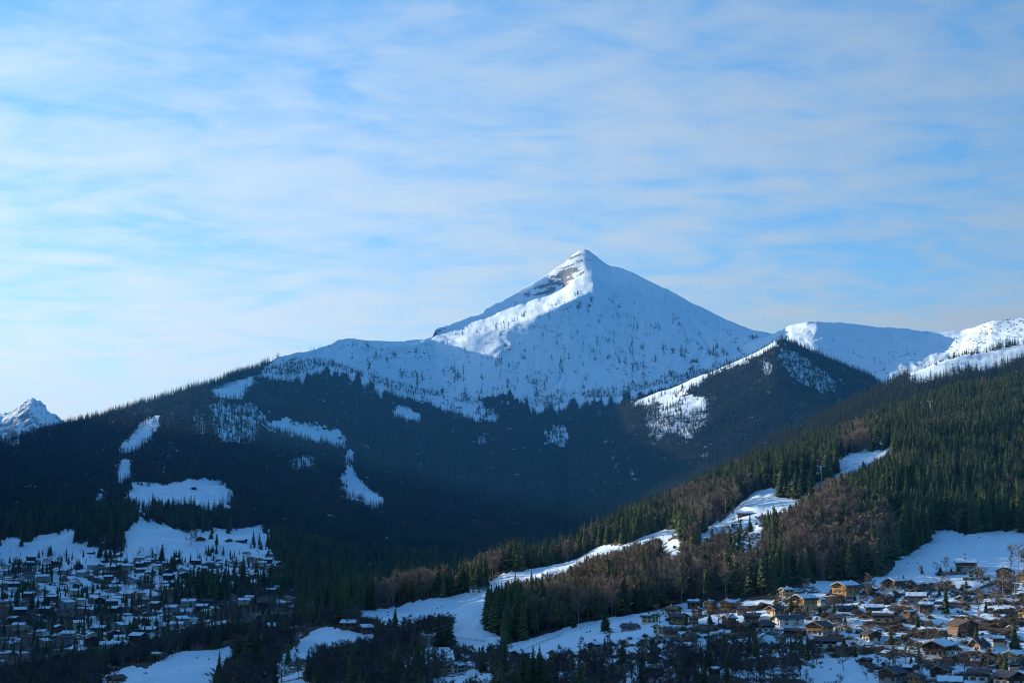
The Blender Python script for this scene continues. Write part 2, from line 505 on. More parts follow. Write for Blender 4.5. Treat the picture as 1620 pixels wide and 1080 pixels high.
def make_sheet(name, rows, us, pix=3.0, crest=0, back=(), smooth=3, pins=(), noise=(), snow=None, mat=None, maxsub=60):
    """rows: far -> near control lines of (u, v, D). back: (dD, dz) rows behind the crest."""
    us = np.asarray(us, float)
    C = []
    for r in rows:
        a = np.array(r, float)
        v, D = np.interp(us, a[:, 0], a[:, 1]), np.interp(us, a[:, 0], a[:, 2])
        C.append(np.stack(P(us, v, D), -1))
    C = np.stack(C, 0)                                     # rows, cols, 3
    xr = C[0, :, 0] / C[0, :, 1]
    bk = []
    for b in back:
        q = C[0].copy()
        if len(b) == 2:
            q[:, 1] += b[0]; q[:, 2] += b[1]
        else:                                              # follow the sight line: (dD, 'v', dv)
            uu, vv = to_px(C[0, :, 0], C[0, :, 1], C[0, :, 2])
            X, Y, Z = P(us, vv + b[2], C[0, :, 1] + b[0])
            q = np.stack((X, Y, Z), -1)
        q[:, 0] = xr * q[:, 1]
        bk.append(q)
    nb = len(bk)
    C = np.concatenate([np.stack(bk[::-1], 0), C], 0) if nb else C
    nr = C.shape[0]
    segs, rowt = [], [0]
    for i in range(nr - 1):
        uu0, v0 = to_px(*C[i].T); uu1, v1 = to_px(*C[i + 1].T)
        m = (us > 0) & (us < 1620)
        d = float(np.percentile(np.abs(v1 - v0)[m], 85)) if m.any() else 20
        k = int(min(maxsub, max(3, d / pix)))
        if i < nb:
            k = 4
        t = np.linspace(0, 1, k, endpoint=False)[:, None, None]
        segs.append(C[i][None] * (1 - t) + C[i + 1][None] * t)
        rowt.append(rowt[-1] + k)
    segs.append(C[-1][None])
    V = np.concatenate(segs, 0)
    pin = np.zeros(V.shape[0], bool)
    pin[[0, -1, rowt[nb]]] = True
    for p_ in pins:
        pin[rowt[nb + p_]] = True
    for _ in range(smooth):
        S = V.copy()
        S[1:-1] = (V[:-2] + 2 * V[1:-1] + V[2:]) / 4
        S[pin] = V[pin]
        V = S
    x, y = V[..., 0].copy(), V[..., 1].copy()
    tt = np.arange(V.shape[0])[:, None] * np.ones_like(x)
    for amp, L, oc, kind, lo, hi in noise:                 # lo/hi: control rows between which the relief acts
        m = np.interp(np.arange(V.shape[0]), [rowt[nb + lo] - 1, rowt[nb + lo] + 3, rowt[min(nb + hi, nr - 1)], rowt[min(nb + hi, nr - 1)] + 12], [0.15 if lo else 1, 1, 1, 0 if nb + hi < nr - 1 else 1])[:, None]
        if kind == "fbm":
            nz = fbm(x / L, y / L, oc, 3)
        elif kind == "ridge":
            nz = 0.5 - np.abs(fbm(x / L, y / L, oc, 11)) * 2
        elif kind == "flute":                              # gullies running down the face
            uu = us[None, :] * np.ones_like(x)
            nz = fbm(uu / L + 1.3 * fbm(x / 260, y / 260, 3, 4), tt / 70.0, oc, 23)
            nz = (0.4 - np.abs(nz) * 2) * np.clip(0.75 + 1.6 * fbm(x / 330, y / 330, 2, 37), 0.15, 1.6)
        V[..., 2] += amp * m * nz
    s = Sheet()
    s.V, s.nb, s.rowt, s.us, s.name = V, nb, rowt, us, name
    s.pu, s.pv = to_px(V[..., 0], V[..., 1], V[..., 2])
    nrw, ncl = V.shape[:2]
    idx = np.arange(nrw * ncl).reshape(nrw, ncl)
    q = np.stack([idx[:-1, :-1], idx[1:, :-1], idx[1:, 1:], idx[:-1, 1:]], -1).reshape(-1, 4)
    me = bpy.data.meshes.new(name)
    me.vertices.add(nrw * ncl)
    me.vertices.foreach_set("co", V.reshape(-1))
    me.loops.add(q.size); me.loops.foreach_set("vertex_index", q.reshape(-1).astype(np.int32))
    me.polygons.add(len(q)); me.polygons.foreach_set("loop_start", np.arange(0, q.size, 4, dtype=np.int32))
    me.update(calc_edges=True)
    me.polygons.foreach_set("use_smooth", np.ones(len(q), bool))
    at = me.attributes.new("snow", "FLOAT", "POINT")
    sn = snow(s.pu, s.pv, V[..., 0], V[..., 1]) if snow else np.ones(V.shape[:2])
    at.data.foreach_set("value", np.ascontiguousarray(sn, dtype=np.float32).reshape(-1))
    me.materials.append(mat)
    o = bpy.data.objects.new(name, me)
    o["kind"] = "structure"
    COL.objects.link(o)
    s.obj = o
    return s


def jitter(u, v, x, y, a=3.0):
    # the tree line of the bowl climbs in fingers along the ribs
    fing = np.where((v > 545) & (v < 690) & (u > 470) & (u < 1010) & (y > 5000), np.where((u > 605) & (u < 805), 0.25, 1.0), 0.0) * (13.0 * vnoise(u / 11.0, v / 60.0, 61) + 7.0 * vnoise(u / 4.5, v / 40.0, 62))
    return u + a * vnoise(x / 40, y / 40, 5) * 1.6, v + a * vnoise(x / 35 + 50, y / 35, 6) + fing


def snow_mask(clear, sparse, extra=None, margin=True):
    def f(pu, pv, x, y):
        h = tree_px(np.maximum(y, 200)) * 0.7
        u, v = jitter(pu, pv, x, y, 4.0)
        c = inside_any(clear, u, v)
        if margin:
            c = c | inside_any(clear, u, v - 0.6 * h) | inside_any(clear, u, v - 1.25 * h)
        sp = inside_any(sparse, u, v) | inside_any(sparse, u, v - h)
        r = np.where(c, 0.84 + 0.3 * fbm(x / 30, y / 30, 3, 9), np.where(sp, 0.58 + 0.5 * fbm(x / 25, y / 25, 3, 14), 0.16 + 0.42 * np.clip(fbm(x / 45, y / 45, 4, 8) * 2, -0.3, 1)))
        return extra(r, u, v, x, y) if extra else r
    return f


def seq(*parts):
    return np.unique(np.concatenate([np.arange(a, b + 0.01, s) for a, b, s in parts]))


# -- the great mountain: white pyramid, snow bowl and the wooded slope that falls to the valley on the left
M1_CREST = [(-760, 430, 4300), (-500, 520, 4350), (-250, 610, 4400), (-100, 668, 4420), (0, 697, 4450), (50, 690, 4500), (100, 677, 4550), (150, 665, 4600), (240, 635, 4750), (300, 615, 4900),
            (340, 605, 5000), (400, 585, 5300), (420, 576, 5500), (440, 565, 5700), (470, 559, 6000), (505, 553, 6300), (520, 545, 6500), (535, 537, 6600), (560, 535, 6700),
            (590, 540, 6850), (640, 541, 7050), (684, 535, 7400), (688, 521, 7550), (700, 517, 7600), (720, 512, 7700), (763, 494, 7850), (767, 489, 7860), (790, 478, 7900),
            (830, 455, 8000), (870, 432, 8050), (893, 417, 8050), (905, 404, 8050), (915, 397, 8050), (925, 394, 8050), (932, 397, 8050), (945, 406, 8050), (965, 420, 8050),
            (1000, 432, 8020), (1050, 455, 7950), (1100, 482, 7850), (1150, 505, 7700), (1185, 524, 7500), (1225, 528, 7300), (1300, 550, 7000), (1400, 600, 6500)]
M1_CT = [(-760, 431, 4290), (-100, 669, 4410), (0, 700, 4410), (300, 620, 4850), (440, 570, 5650), (505, 556, 6270), (535, 540, 6570), (560, 538, 6670), (640, 543, 7020), (684, 536, 7380), (688, 523, 7530), (720, 515, 7660),
         (765, 497, 7800), (800, 481, 7850), (830, 463, 7930), (870, 441, 7980), (893, 424, 7990), (908, 419, 7960), (925, 417, 7930), (937, 422, 7930), (965, 432, 7960),
         (1050, 463, 7880), (1150, 511, 7620), (1225, 531, 7270), (1400, 603, 6470)]
M1_CB = [(-760, 436, 4270), (-100, 674, 4390), (0, 705, 4360), (300, 626, 4800), (440, 576, 5600), (505, 560, 6240), (535, 544, 6540), (560, 541, 6640), (640, 545, 6990), (684, 537, 7360), (688, 531, 7510), (720, 520, 7600),
         (765, 504, 7740), (800, 489, 7790), (830, 478, 7860), (870, 466, 7900), (893, 453, 7900), (908, 441, 7850), (925, 438, 7790), (937, 438, 7780), (965, 448, 7800),
         (1050, 475, 7750), (1150, 517, 7520), (1225, 534, 7220), (1400, 606, 6440)]
M1_FRONT = [(-760, 445, 4200), (-100, 684, 4340), (0, 712, 4300), (300, 634, 4730), (440, 583, 5530), (505, 567, 6180), (535, 553, 6480), (560, 549, 6580), (640, 550, 6930), (686, 540, 7250), (720, 534, 7280), (750, 530, 7250), (790, 523, 7250),
            (850, 501, 7350), (900, 479, 7450), (930, 466, 7540), (940, 463, 7560), (952, 470, 7530), (1000, 490, 7480), (1050, 501, 7430), (1100, 515, 7380), (1150, 527, 7280), (1185, 535, 7200), (1225, 541, 7100), (1400, 612, 6350)]
M1_TREE = [(-760, 560, 3800), (0, 742, 3950), (100, 725, 4000), (200, 702, 4100), (300, 690, 4250), (340, 668, 4500), (400, 655, 4800), (450, 645, 5150), (510, 628, 5600), (600, 630, 6150), (640, 635, 6300), (700, 645, 6400), (787, 660, 6350),
           (850, 645, 6450), (933, 632, 6450), (1000, 628, 6450), (1100, 620, 6450), (1225, 612, 6350), (1400, 640, 6000)]
M1_MID = [(-760, 700, 3200), (0, 792, 3300), (150, 775, 3400), (300, 775, 3500), (450, 768, 4000), (600, 772, 4700), (750, 778, 5000), (900, 768, 5450), (1000, 745, 5650), (1100, 730, 5700), (1225, 715, 5700), (1400, 720, 5500)]
M1_R5 = [(-760, 820, 2650), (0, 850, 2650), (100, 840, 2720), (215, 824, 2820), (300, 840, 2720), (420, 845, 2750), (500, 858, 2900), (600, 860, 3400), (750, 850, 3850), (900, 840, 4100), (1100, 810, 4400), (1400, 790, 4500)]
M1_R6 = [(-760, 890, 2250), (0, 900, 2250), (150, 900, 2250), (300, 896, 2260), (430, 890, 2300), (600, 910, 2600), (750, 900, 2900), (900, 885, 3100), (1225, 860, 3500), (1400, 850, 3500)]
M1_R7 = [(-760, 940, 1850), (0, 945, 1850), (300, 945, 1850), (430, 937, 1900), (600, 940, 2000), (750, 932, 2200), (900, 915, 2400), (1225, 890, 2800), (1400, 880, 2800)]
M1_R8 = [(-760, 1000, 1450), (0, 1000, 1450), (300, 1000, 1450), (450, 988, 1500), (600, 965, 1600), (900, 935, 1900), (1225, 905, 2200), (1400, 900, 2200)]
M1_R9 = [(-760, 1078, 1100), (200, 1078, 1100), (300, 1066, 1130), (450, 1028, 1230), (600, 992, 1330), (900, 958, 1500), (1225, 930, 1700), (1400, 920, 1700)]
M1_R10 = [(-760, 1220, 780), (300, 1220, 780), (600, 1120, 1000), (900, 1020, 1200), (1400, 980, 1400)]


def m1_extra(r, u, v, x, y):
    n = fbm(x / 26, y / 26, 4, 31)
    vf = inside(VILLAGE_FAR, u, v)
    r = np.where(vf, np.maximum(r, 0.50 + n * 1.1), r)
    vl = inside(VILLAGE_LOW, u, v)
    r = np.where(vl, 0.46 + n * 1.1, r)
    low = (v > 940) & ~vf & ~vl
    return np.where(low, 0.24 + n * 0.9, r)


def push(rows, table):
    """Move a control line towards or away from the viewer, keeping what it is seen against."""
    us_, ds_ = zip(*table)
    return [(u_, v_, d_ + float(np.interp(u_, us_, ds_))) for u_, v_, d_ in rows]


CR_PUSH = [(690, 60), (790, 380), (870, 520), (925, 480), (1000, 220), (1100, 0)]
M1_CREST, M1_CT = push(M1_CREST, CR_PUSH), push(M1_CT, CR_PUSH)
M1_CB = push(M1_CB, CR_PUSH)
M1_FRONT = push(M1_FRONT, [(690, 0), (760, -140), (850, -220), (900, -180), (940, -60), (1000, 0)])
MAT_PEAK = terrain_mat("mountain_snow_and_rock", 0.56, 0.70, tex=0.012)
M1 = make_sheet("great_mountain", [M1_CREST, M1_CT, M1_CB, M1_FRONT, M1_TREE, M1_MID, M1_R5, M1_R6, M1_R7, M1_R8, M1_R9, M1_R10],
                seq((-760, -20, 20), (-20, 1260, 2.6), (1260, 1400, 10)), pix=2.6, back=[(60, "v", 2), (700, "v", 4), (1600, "v", 7), (2400, "v", 30), (4000, -1100)], smooth=3, pins=(1, 2, 3),
                noise=[(13, 190, 5, "fbm", 0, 11), (15, 24, 4, "flute", 3, 4), (7, 110, 5, "ridge", 1, 3), (5, 12, 3, "flute", 1, 2), (38, 520, 4, "ridge", 4, 7)], snow=snow_mask(CLEAR_M1, SPARSE_M1, m1_extra), mat=MAT_PEAK)

# -- jagged snowy summit far away at the left edge
FLP = make_sheet("far_snowy_summit", [
    [(-300, 600, 12500), (-120, 640, 12300), (0, 656, 12100), (22, 650, 12050), (33, 640, 12000), (46, 631, 12000), (54, 630, 12000), (66, 637, 12000), (80, 652, 11950), (97, 664, 11900), (130, 690, 11800), (220, 740, 11700)],
    [(-300, 640, 12000), (0, 672, 11700), (46, 650, 11700), (66, 660, 11700), (97, 680, 11600), (220, 760, 11500)],
    [(-300, 720, 11000), (220, 790, 11000)], [(-300, 860, 9000), (220, 860, 9000)]],
    seq((-300, 220, 1.5)), pix=1.6, back=[(300, -150), (2500, -1300)], smooth=1, noise=[(38, 140, 5, "ridge", 0, 3), (30, 90, 5, "fbm", 0, 3)], mat=terrain_mat("far_summit_snow_and_rock", 0.58, 0.82, tex=0.012))

# -- snowy ridge behind on the right
M2 = make_sheet("snowy_ridge", [
    [(1120, 575, 7200), (1150, 558, 7200), (1185, 541, 7000), (1225, 528, 6900), (1250, 516, 6800), (1275, 508, 6700), (1292, 507, 6700), (1330, 510, 6700), (1400, 518, 6700), (1470, 524, 6700), (1520, 523, 6600), (1545, 516, 6500),
     (1570, 508, 6400), (1620, 502, 6300), (1900, 470, 6000)],
    [(1120, 582, 7100), (1225, 534, 6830), (1250, 524, 6720), (1292, 516, 6630), (1400, 527, 6620), (1470, 532, 6620), (1520, 531, 6500), (1570, 522, 6200), (1620, 516, 6100), (1900, 490, 5800)],
    [(1120, 620, 6500), (1250, 580, 6250), (1400, 590, 6150), (1500, 575, 6050), (1540, 556, 5800), (1620, 545, 5600), (1900, 530, 5300)],
    [(1120, 700, 5800), (1900, 690, 4900)], [(1120, 860, 4000), (1900, 860, 4000)]],
    seq((1120, 1640, 2.6), (1640, 1900, 12)), pix=2.6, back=[(250, -60), (1500, -500), (3500, -1200)], smooth=3, noise=[(14, 130, 5, "fbm", 0, 4), (8, 45, 4, "ridge", 1, 3)], mat=MAT_PEAK)

# -- wooded cone with the ski run down its left flank
MAT_WOOD = terrain_mat("wooded_slope_ground", 0.5, 0.62, tex=0.02)
M3 = make_sheet("wooded_cone_hill", [
    [(900, 690, 5600), (940, 664, 5600), (1000, 634, 5500), (1060, 615, 5400), (1110, 594, 5350), (1160, 573, 5300), (1200, 555, 5250), (1225, 540, 5200), (1240, 537, 5200), (1260, 545, 5200), (1300, 562, 5150), (1340, 580, 5100),
     (1380, 597, 5050), (1410, 617, 5000), (1450, 645, 4900), (1520, 690, 4700)],
    [(900, 700, 5450), (1000, 645, 5350), (1060, 627, 5230), (1110, 610, 5150), (1160, 590, 5150), (1225, 560, 5100), (1300, 578, 5040), (1410, 628, 4900), (1520, 700, 4600)],
    [(900, 730, 5000), (1000, 672, 4900), (1060, 665, 4800), (1120, 655, 4750), (1225, 645, 4700), (1300, 650, 4650), (1400, 672, 4550), (1520, 715, 4400)],
    [(900, 790, 4450), (1120, 745, 4260), (1300, 725, 4150), (1520, 745, 3950)], [(900, 880, 3300), (1120, 840, 3000), (1300, 800, 2900), (1520, 800, 2900)]],
    seq((900, 1520, 2.6)), pix=2.6, back=[(250, -90), (1200, -500)], smooth=3, noise=[(12, 120, 5, "fbm", 0, 4)], snow=snow_mask(CLEAR_M3, SPARSE_M3), mat=MAT_WOOD)

# -- ridge with the sunlit alp on the right
M4 = make_sheet("sunlit_ridge", [
    [(1080, 790, 2500), (1180, 725, 2700), (1250, 688, 2750), (1300, 664, 2800), (1350, 638, 2900), (1400, 616, 3000), (1440, 591, 3100), (1493, 570, 3200), (1547, 559, 3300), (1590, 549, 3400), (1620, 545, 3400), (1900, 500, 3700)],
    [(1080, 800, 2400), (1180, 742, 2550), (1300, 682, 2600), (1440, 612, 2850), (1493, 592, 2930), (1547, 582, 3000), (1620, 566, 3100), (1900, 530, 3300)],
    [(1080, 850, 2000), (1180, 800, 2100), (1300, 745, 2200), (1440, 690, 2300), (1620, 650, 2500), (1900, 620, 2600)], [(1080, 900, 1700), (1900, 800, 2000)]],
    seq((1080, 1660, 3), (1660, 1900, 15)), pix=3, back=[(150, -25), (900, -260)], smooth=3, noise=[(7, 90, 5, "fbm", 0, 3)], snow=snow_mask(CLEAR_M4, []), mat=MAT_WOOD)

# -- the near hillside with the piste, the woods and the village
G_ROWS = [
    [(-300, 1120, 1000), (0, 1095, 1000), (150, 1068, 1000), (300, 1034, 1000), (370, 1021, 1000), (450, 1008, 1010), (520, 990, 1030), (566, 970, 1050), (600, 963, 1060), (660, 951, 1090), (721, 944, 1130), (765, 922, 1180),
     (800, 908, 1200), (860, 894, 1250), (914, 881, 1290), (950, 865, 1320), (1000, 845, 1360), (1100, 795, 1430), (1200, 752, 1560), (1300, 714, 1700), (1400, 672, 1900), (1500, 634, 2100), (1620, 612, 2300), (1900, 550, 2600)],
    [(-300, 1140, 900), (150, 1085, 900), (300, 1052, 900), (450, 1022, 920), (566, 984, 960), (660, 972, 980), (721, 972, 1000), (765, 962, 1010), (860, 920, 1100), (914, 898, 1140), (1000, 868, 1170), (1070, 845, 1180), (1120, 838, 1140),
     (1200, 797, 1190), (1300, 768, 1260), (1400, 722, 1400), (1500, 692, 1550), (1620, 662, 1700), (1900, 600, 1900)],
    [(-300, 1160, 800), (300, 1078, 800), (450, 1042, 820), (566, 1010, 850), (721, 1010, 860), (765, 1000, 870), (860, 960, 950), (1000, 920, 960), (1100, 890, 960), (1200, 868, 970), (1300, 845, 990), (1400, 825, 1030), (1500, 800, 1120), (1620, 775, 1220), (1900, 720, 1320)],
    [(-300, 1180, 750), (300, 1100, 740), (566, 1042, 760), (721, 1037, 770), (830, 1012, 790), (930, 987, 820), (1046, 960, 850), (1163, 943, 870), (1273, 921, 880), (1355, 915, 880), (1410, 905, 890), (1475, 872, 940), (1550, 862, 950), (1620, 855, 960), (1900, 830, 980)],
    [(-300, 1200, 650), (566, 1068, 680), (721, 1062, 690), (850, 1040, 700), (1000, 1000, 740), (1163, 975, 760), (1300, 962, 770), (1450, 945, 790), (1620, 935, 800), (1900, 920, 810)],
    [(-300, 1240, 560), (700, 1090, 610), (1000, 1046, 640), (1300, 1022, 660), (1620, 1005, 670), (1900, 1000, 680)],
    [(-300, 1290, 480), (700, 1135, 520), (1000, 1088, 560), (1300, 1068, 580), (1620, 1058, 590), (1900, 1050, 600)],
    [(-300, 1330, 420), (700, 1200, 430), (1300, 1150, 460), (1900, 1140, 470)],
    [(-300, 1500, 250), (700, 1450, 250), (1300, 1420, 250), (1900, 1400, 250)]]


def g_extra(r, u, v, x, y):
    n = fbm(x / 22, y / 30, 3, 41)
    vi = inside(VILLAGE, u, v)
    r = np.where(vi, np.maximum(r, 0.52 + n * 1.0), r)
    th = inside(THICKET, u, v) & ~inside_any(PISTE, u, v)
    return np.where(th, 0.36 + n * 0.9, r)


MAT_NEAR = terrain_mat("near_hillside_snow", 0.42, 0.55, (0.04, 0.032, 0.024), (0.085, 0.062, 0.042), tex=0.06)
G = make_sheet("near_hillside", G_ROWS, seq((-300, -40, 20), (-40, 1660, 3), (1660, 1900, 15)), pix=3, back=[(50, -1.5), (160, -14), (420, -110), (800, -260)], smooth=4,
               noise=[(11, 170, 3, "ridge", 0, 2), (4.0, 70, 5, "fbm", 0, 9), (1.3, 15, 4, "fbm", 0, 9)], snow=snow_mask(PISTE, SPARSE_G, g_extra, False), mat=MAT_NEAR)


# -- the mountain beyond the left edge of the picture, behind which the sun stands low
def ridge_sheet(name, pts, half, drop, mat):
    verts, faces = [], []
    n = len(pts)
    m = 17
    for i, (x, y, z) in enumerate(pts):
        a, b = pts[max(0, i - 1)], pts[min(n - 1, i + 1)]
        d = Vector((b[0] - a[0], b[1] - a[1], 0)).normalized()
        nrm = Vector((d.y, -d.x, 0))
        for j in range(m):
            t = (j - m // 2) / (m // 2)
            xx, yy = x + nrm.x * half * t, y + nrm.y * half * t
            h = z - (z + drop) * abs(t) ** 1.15
            verts.append((xx, yy, h + 14 * float(fbm(np.array(xx / 200), np.array(yy / 200), 4, 2)) * (1 if 0 < abs(t) < 1 else 0.3)))
    for i in range(n - 1):
        for j in range(m - 1):
            faces.append((i * m + j, (i + 1) * m + j, (i + 1) * m + j + 1, i * m + j + 1))
    o = mesh_obj(name, verts, faces, mat, smooth=True)
    o["kind"] = "structure"
    return o


def dense(pts, k):
    out = []
    for a, b in zip(pts[:-1], pts[1:]):
        for i in range(k):
            t = i / k
            out.append(tuple(p + (q - p) * t for p, q in zip(a, b)))
    return out + [pts[-1]]


ridge_sheet("valley_side_mountain", dense([(-900, -300, 140), (-900, 650, 236), (-990, 1342, 245), (-1240, 1822, 246), (-1700, 2700, 490), (-2300, 3800, 680), (-3300, 5000, 900)], 8), 480, 150, MAT_WOOD)

gm = MB()
gm.add([(-15000, -9000, -175), (15000, -9000, -175), (15000, 17000, -175), (-15000, 17000, -175)], [(0, 1, 2, 3)])
ground = gm.obj("ground", terrain_mat("valley_floor_snow", 0.3, 0.4, tex=0.01))
ground["kind"] = "structure"

DG = bpy.context.evaluated_depsgraph_get()
BV = {s.name: BVHTree.FromObject(s.obj, DG) for s in (G, M1, M2, M3, M4)}


def hit(u, v, sheets=("near_hillside", "great_mountain", "wooded_cone_hill", "sunlit_ridge", "snowy_ridge")):
    """First ground the camera sees at pixel (u, v)."""
    d = Vector([float(c) for c in P(u, v, 1.0)]).normalized()
    best = None
    for n in sheets:
        loc, nrm, i, dist = BV[n].ray_cast(Vector((0, 0, 0)), d)
        if loc is not None and (best is None or dist < best[1]):
            best = (loc, dist, n)
    return best


def ground_z(x, y, sheet="near_hillside"):
    loc, nrm, i, d = BV[sheet].ray_cast(Vector((x, y, 4000)), Vector((0, 0, -1)))
    return loc.z if loc is not None else None


# ------------------------------------------------------------------ trees
def conifer_meshes(seed, whorls, per, rad, low=0.06, fan=True, mat=M_NEEDLE, shape=0.85):
    rnd = random.Random(seed)
    t = MB()
    t.tube((0, 0, -0.08), (0, 0, 0.5), 0.017, 0.010, 5)
    t.tube((0, 0, 0.5), (0, 0, 0.97), 0.010, 0.002, 4)
    c = MB()
    lean = [rnd.uniform(0.72, 1.2) for _ in range(8)]
    for i in range(whorls):
        h = low + (0.985 - low) * (i / (whorls - 1)) ** 0.92
        rr = rad * (1.0 - h) ** shape + 0.008
        k = max(4, int(per * (0.55 + 0.45 * (1 - h))))
        off = rnd.random() * 6.28
        for j in range(k):
            a = off + 6.283 * j / k + rnd.uniform(-0.25, 0.25)
            if rnd.random() < 0.07:
                continue
            r = rr * rnd.uniform(0.55, 1.25) * lean[int((a % 6.283) / 6.283 * 8) % 8]
            z0 = h + rnd.uniform(-0.012, 0.012)
            dz = -r * rnd.uniform(0.25, 0.6)
            wd = max(0.012, r * rnd.uniform(0.28, 0.42))
            ca, sa = math.cos(a), math.sin(a)
            mx = 0.55 * r
            p0 = (0.0, 0.0, z0 + 0.02)
            pl = (ca * mx - sa * wd, sa * mx + ca * wd, z0 + dz * 0.75 - 0.012)
            pr = (ca * mx + sa * wd, sa * mx - ca * wd, z0 + dz * 0.75 - 0.012)
            pm = (ca * mx, sa * mx, z0 + dz * 0.35)
            pt = (ca * r, sa * r, z0 + dz + 0.008)
            if fan:
                c.add([p0, pl, pt, pr, pm], [(0, 1, 4), (1, 2, 4), (2, 3, 4), (3, 0, 4)])
            else:
                c.add([p0, pl, pt, pr], [(0, 1, 2), (0, 2, 3)])
    c.tube((0, 0, 0.93), (0, 0, 1.0), 0.008, 0.001, 4)
    return t, c


def bare_meshes(seed, n1, n2, n3, spread=0.30, low=0.22, tw=0.0068, narrow=1.0):
    rnd = random.Random(seed)
    t, c = MB(), MB()
    top = 0.86
    t.tube((0, 0, -0.06), (0.004, 0, 0.30), 0.018, 0.013, 5)
    t.tube((0.004, 0, 0.30), (0, 0.004, top), 0.013, 0.003, 4)

    def strip(a, b, w0, w1):
        a, b = Vector(a), Vector(b)
        d = (b - a).normalized()
        s = d.cross(Vector((rnd.uniform(-1, 1), rnd.uniform(-1, 1), rnd.uniform(-1, 1))))
        if s.length < 1e-4:
            return
        s.normalize()
        c.add([a - s * w0, a + s * w0, b + s * w1, b - s * w1], [(0, 1, 2, 3)])
    for i in range(n1):
        h = low + (top - low) * (i + rnd.random()) / n1
        a = rnd.uniform(0, 6.283)
        prof = math.sin(math.pi * min(1, max(0.12, (h - low * 0.5) / (1.05 - low * 0.5)))) ** 0.7
        L = spread * narrow * prof * rnd.uniform(0.75, 1.15)
        up = rnd.uniform(0.5, 1.1) / narrow ** 0.5
        o = Vector((0, 0, h))
        d = Vector((math.cos(a), math.sin(a), up)).normalized()
        e = o + d * L
        strip(o, e, 0.006, 0.003)
        for j in range(n2):
            f = rnd.uniform(0.25, 1.0)
            o2 = o.lerp(e, f)
            d2 = (d + Vector((rnd.uniform(-1, 1), rnd.uniform(-1, 1), rnd.uniform(-0.4, 0.9))) * 0.8).normalized()
            L2 = L * rnd.uniform(0.3, 0.55)
            e2 = o2 + d2 * L2
            strip(o2, e2, 0.0035, 0.002)
            for k in range(n3):
                o3 = o2.lerp(e2, rnd.uniform(0.2, 1.0))
                d3 = (d2 + Vector((rnd.uniform(-1, 1), rnd.uniform(-1, 1), rnd.uniform(-0.5, 1.0))) * 0.9).normalized()
                strip(o3, o3 + d3 * rnd.uniform(0.035, 0.075), tw, tw * 0.3)
    return t, c


def bush_mesh(seed, n, tw=0.03):
    rnd = random.Random(seed)
    c = MB()
    lob = [(rnd.uniform(-0.45, 0.45), rnd.uniform(-0.45, 0.45), rnd.uniform(0.45, 0.8), rnd.uniform(0.6, 1.0)) for _ in range(5)]
    for i in range(n):
        lx, ly, lr, lh = rnd.choice(lob)
        a, e_ = rnd.uniform(0, 6.283), rnd.uniform(0.05, 1.5)
        d = Vector((math.cos(a) * math.cos(e_), math.sin(a) * math.cos(e_), math.sin(e_)))
        r0, r1 = rnd.uniform(0.15, 0.7), rnd.uniform(0.8, 1.08)
        o = Vector((lx + d.x * lr * r0, ly + d.y * lr * r0, d.z * lh * r0 - 0.05))
        e = Vector((lx + d.x * lr * r1 + rnd.uniform(-.1, .1), ly + d.y * lr * r1 + rnd.uniform(-.1, .1), d.z * lh * r1))
        s = (e - o).cross(Vector((rnd.uniform(-1, 1), rnd.uniform(-1, 1), rnd.uniform(-1, 1)))).normalized()
        c.add([o - s * tw, o + s * tw, e + s * tw * .5, e - s * tw * .5], [(0, 1, 2, 3)])
    return c


CON, CONFAR, BARE, BARED, BUSH = [], [], [], [], []
for i in range(7):
    t, c = conifer_meshes(100 + i, 27, 13, (0.165, 0.185, 0.15, 0.205, 0.175, 0.16, 0.215)[i], low=(0.05, 0.12, 0.2, 0.04, 0.1, 0.26, 0.05)[i], shape=(0.8, 0.9, 0.62, 0.85, 0.72, 0.6, 0.95)[i])
    CON.append((t.mesh("spruce_trunk", [M_BARK]), c.mesh("spruce_crown", [M_NEEDLE])))
for i in range(6):
    t, c = conifer_meshes(200 + i, 9, 7, (0.17, 0.19, 0.15, 0.21, 0.18, 0.16)[i], low=0.05, fan=True, mat=M_NEEDLE_FAR, shape=0.8)
    CONFAR.append((t, c))
for i in range(6):
    nar = (1.0, 1.15, 0.7, 0.55, 0.9, 1.25)[i]
    t, c = bare_meshes(300 + i, 16, 7, 6, narrow=nar, low=(0.25, 0.2, 0.2, 0.15, 0.3, 0.22)[i])
    BARE.append((t.mesh("bare_trunk", [M_BARK_PALE]), c.mesh("bare_branches", [M_TWIG])))
for i in range(4):
    t, c = bare_meshes(400 + i, 9, 5, 4, tw=0.009, narrow=(1, 0.8, 1.2, 0.65)[i])
    BARED.append((t, c))
for i in range(4):
    BUSH.append(bush_mesh(500 + i, 260).mesh("bush", [M_BUSH]))


def joined(name, pairs_or_mesh, mats):
    """Prototype objects in a collection outside the scene, for the uncountable woods."""
    col = bpy.data.collections.new(name)
    for i, pr in enumerate(pairs_or_mesh):
        if isinstance(pr, bpy.types.Mesh):
            me = pr
        else:
            t, c = pr
            if isinstance(t, MB):
                m = MB()
                m.add(t.v, t.f, 0); m.add(c.v, c.f, 1)
                me = m.mesh("%s_%02d" % (name, i), mats)
            else:
                bm = bmesh.new()
                bm.from_mesh(t)
                k = len(bm.faces)
                bm.from_mesh(c)
                for j, f in enumerate(bm.faces):
                    f.material_index = 0 if j < k else 1
                me = bpy.data.meshes.new("%s_%02d" % (name, i))
                bm.to_mesh(me)
                for mt in mats:
                    me.materials.append(mt)
        col.objects.link(bpy.data.objects.new("%s_%02d" % (name, i), me))
    return col


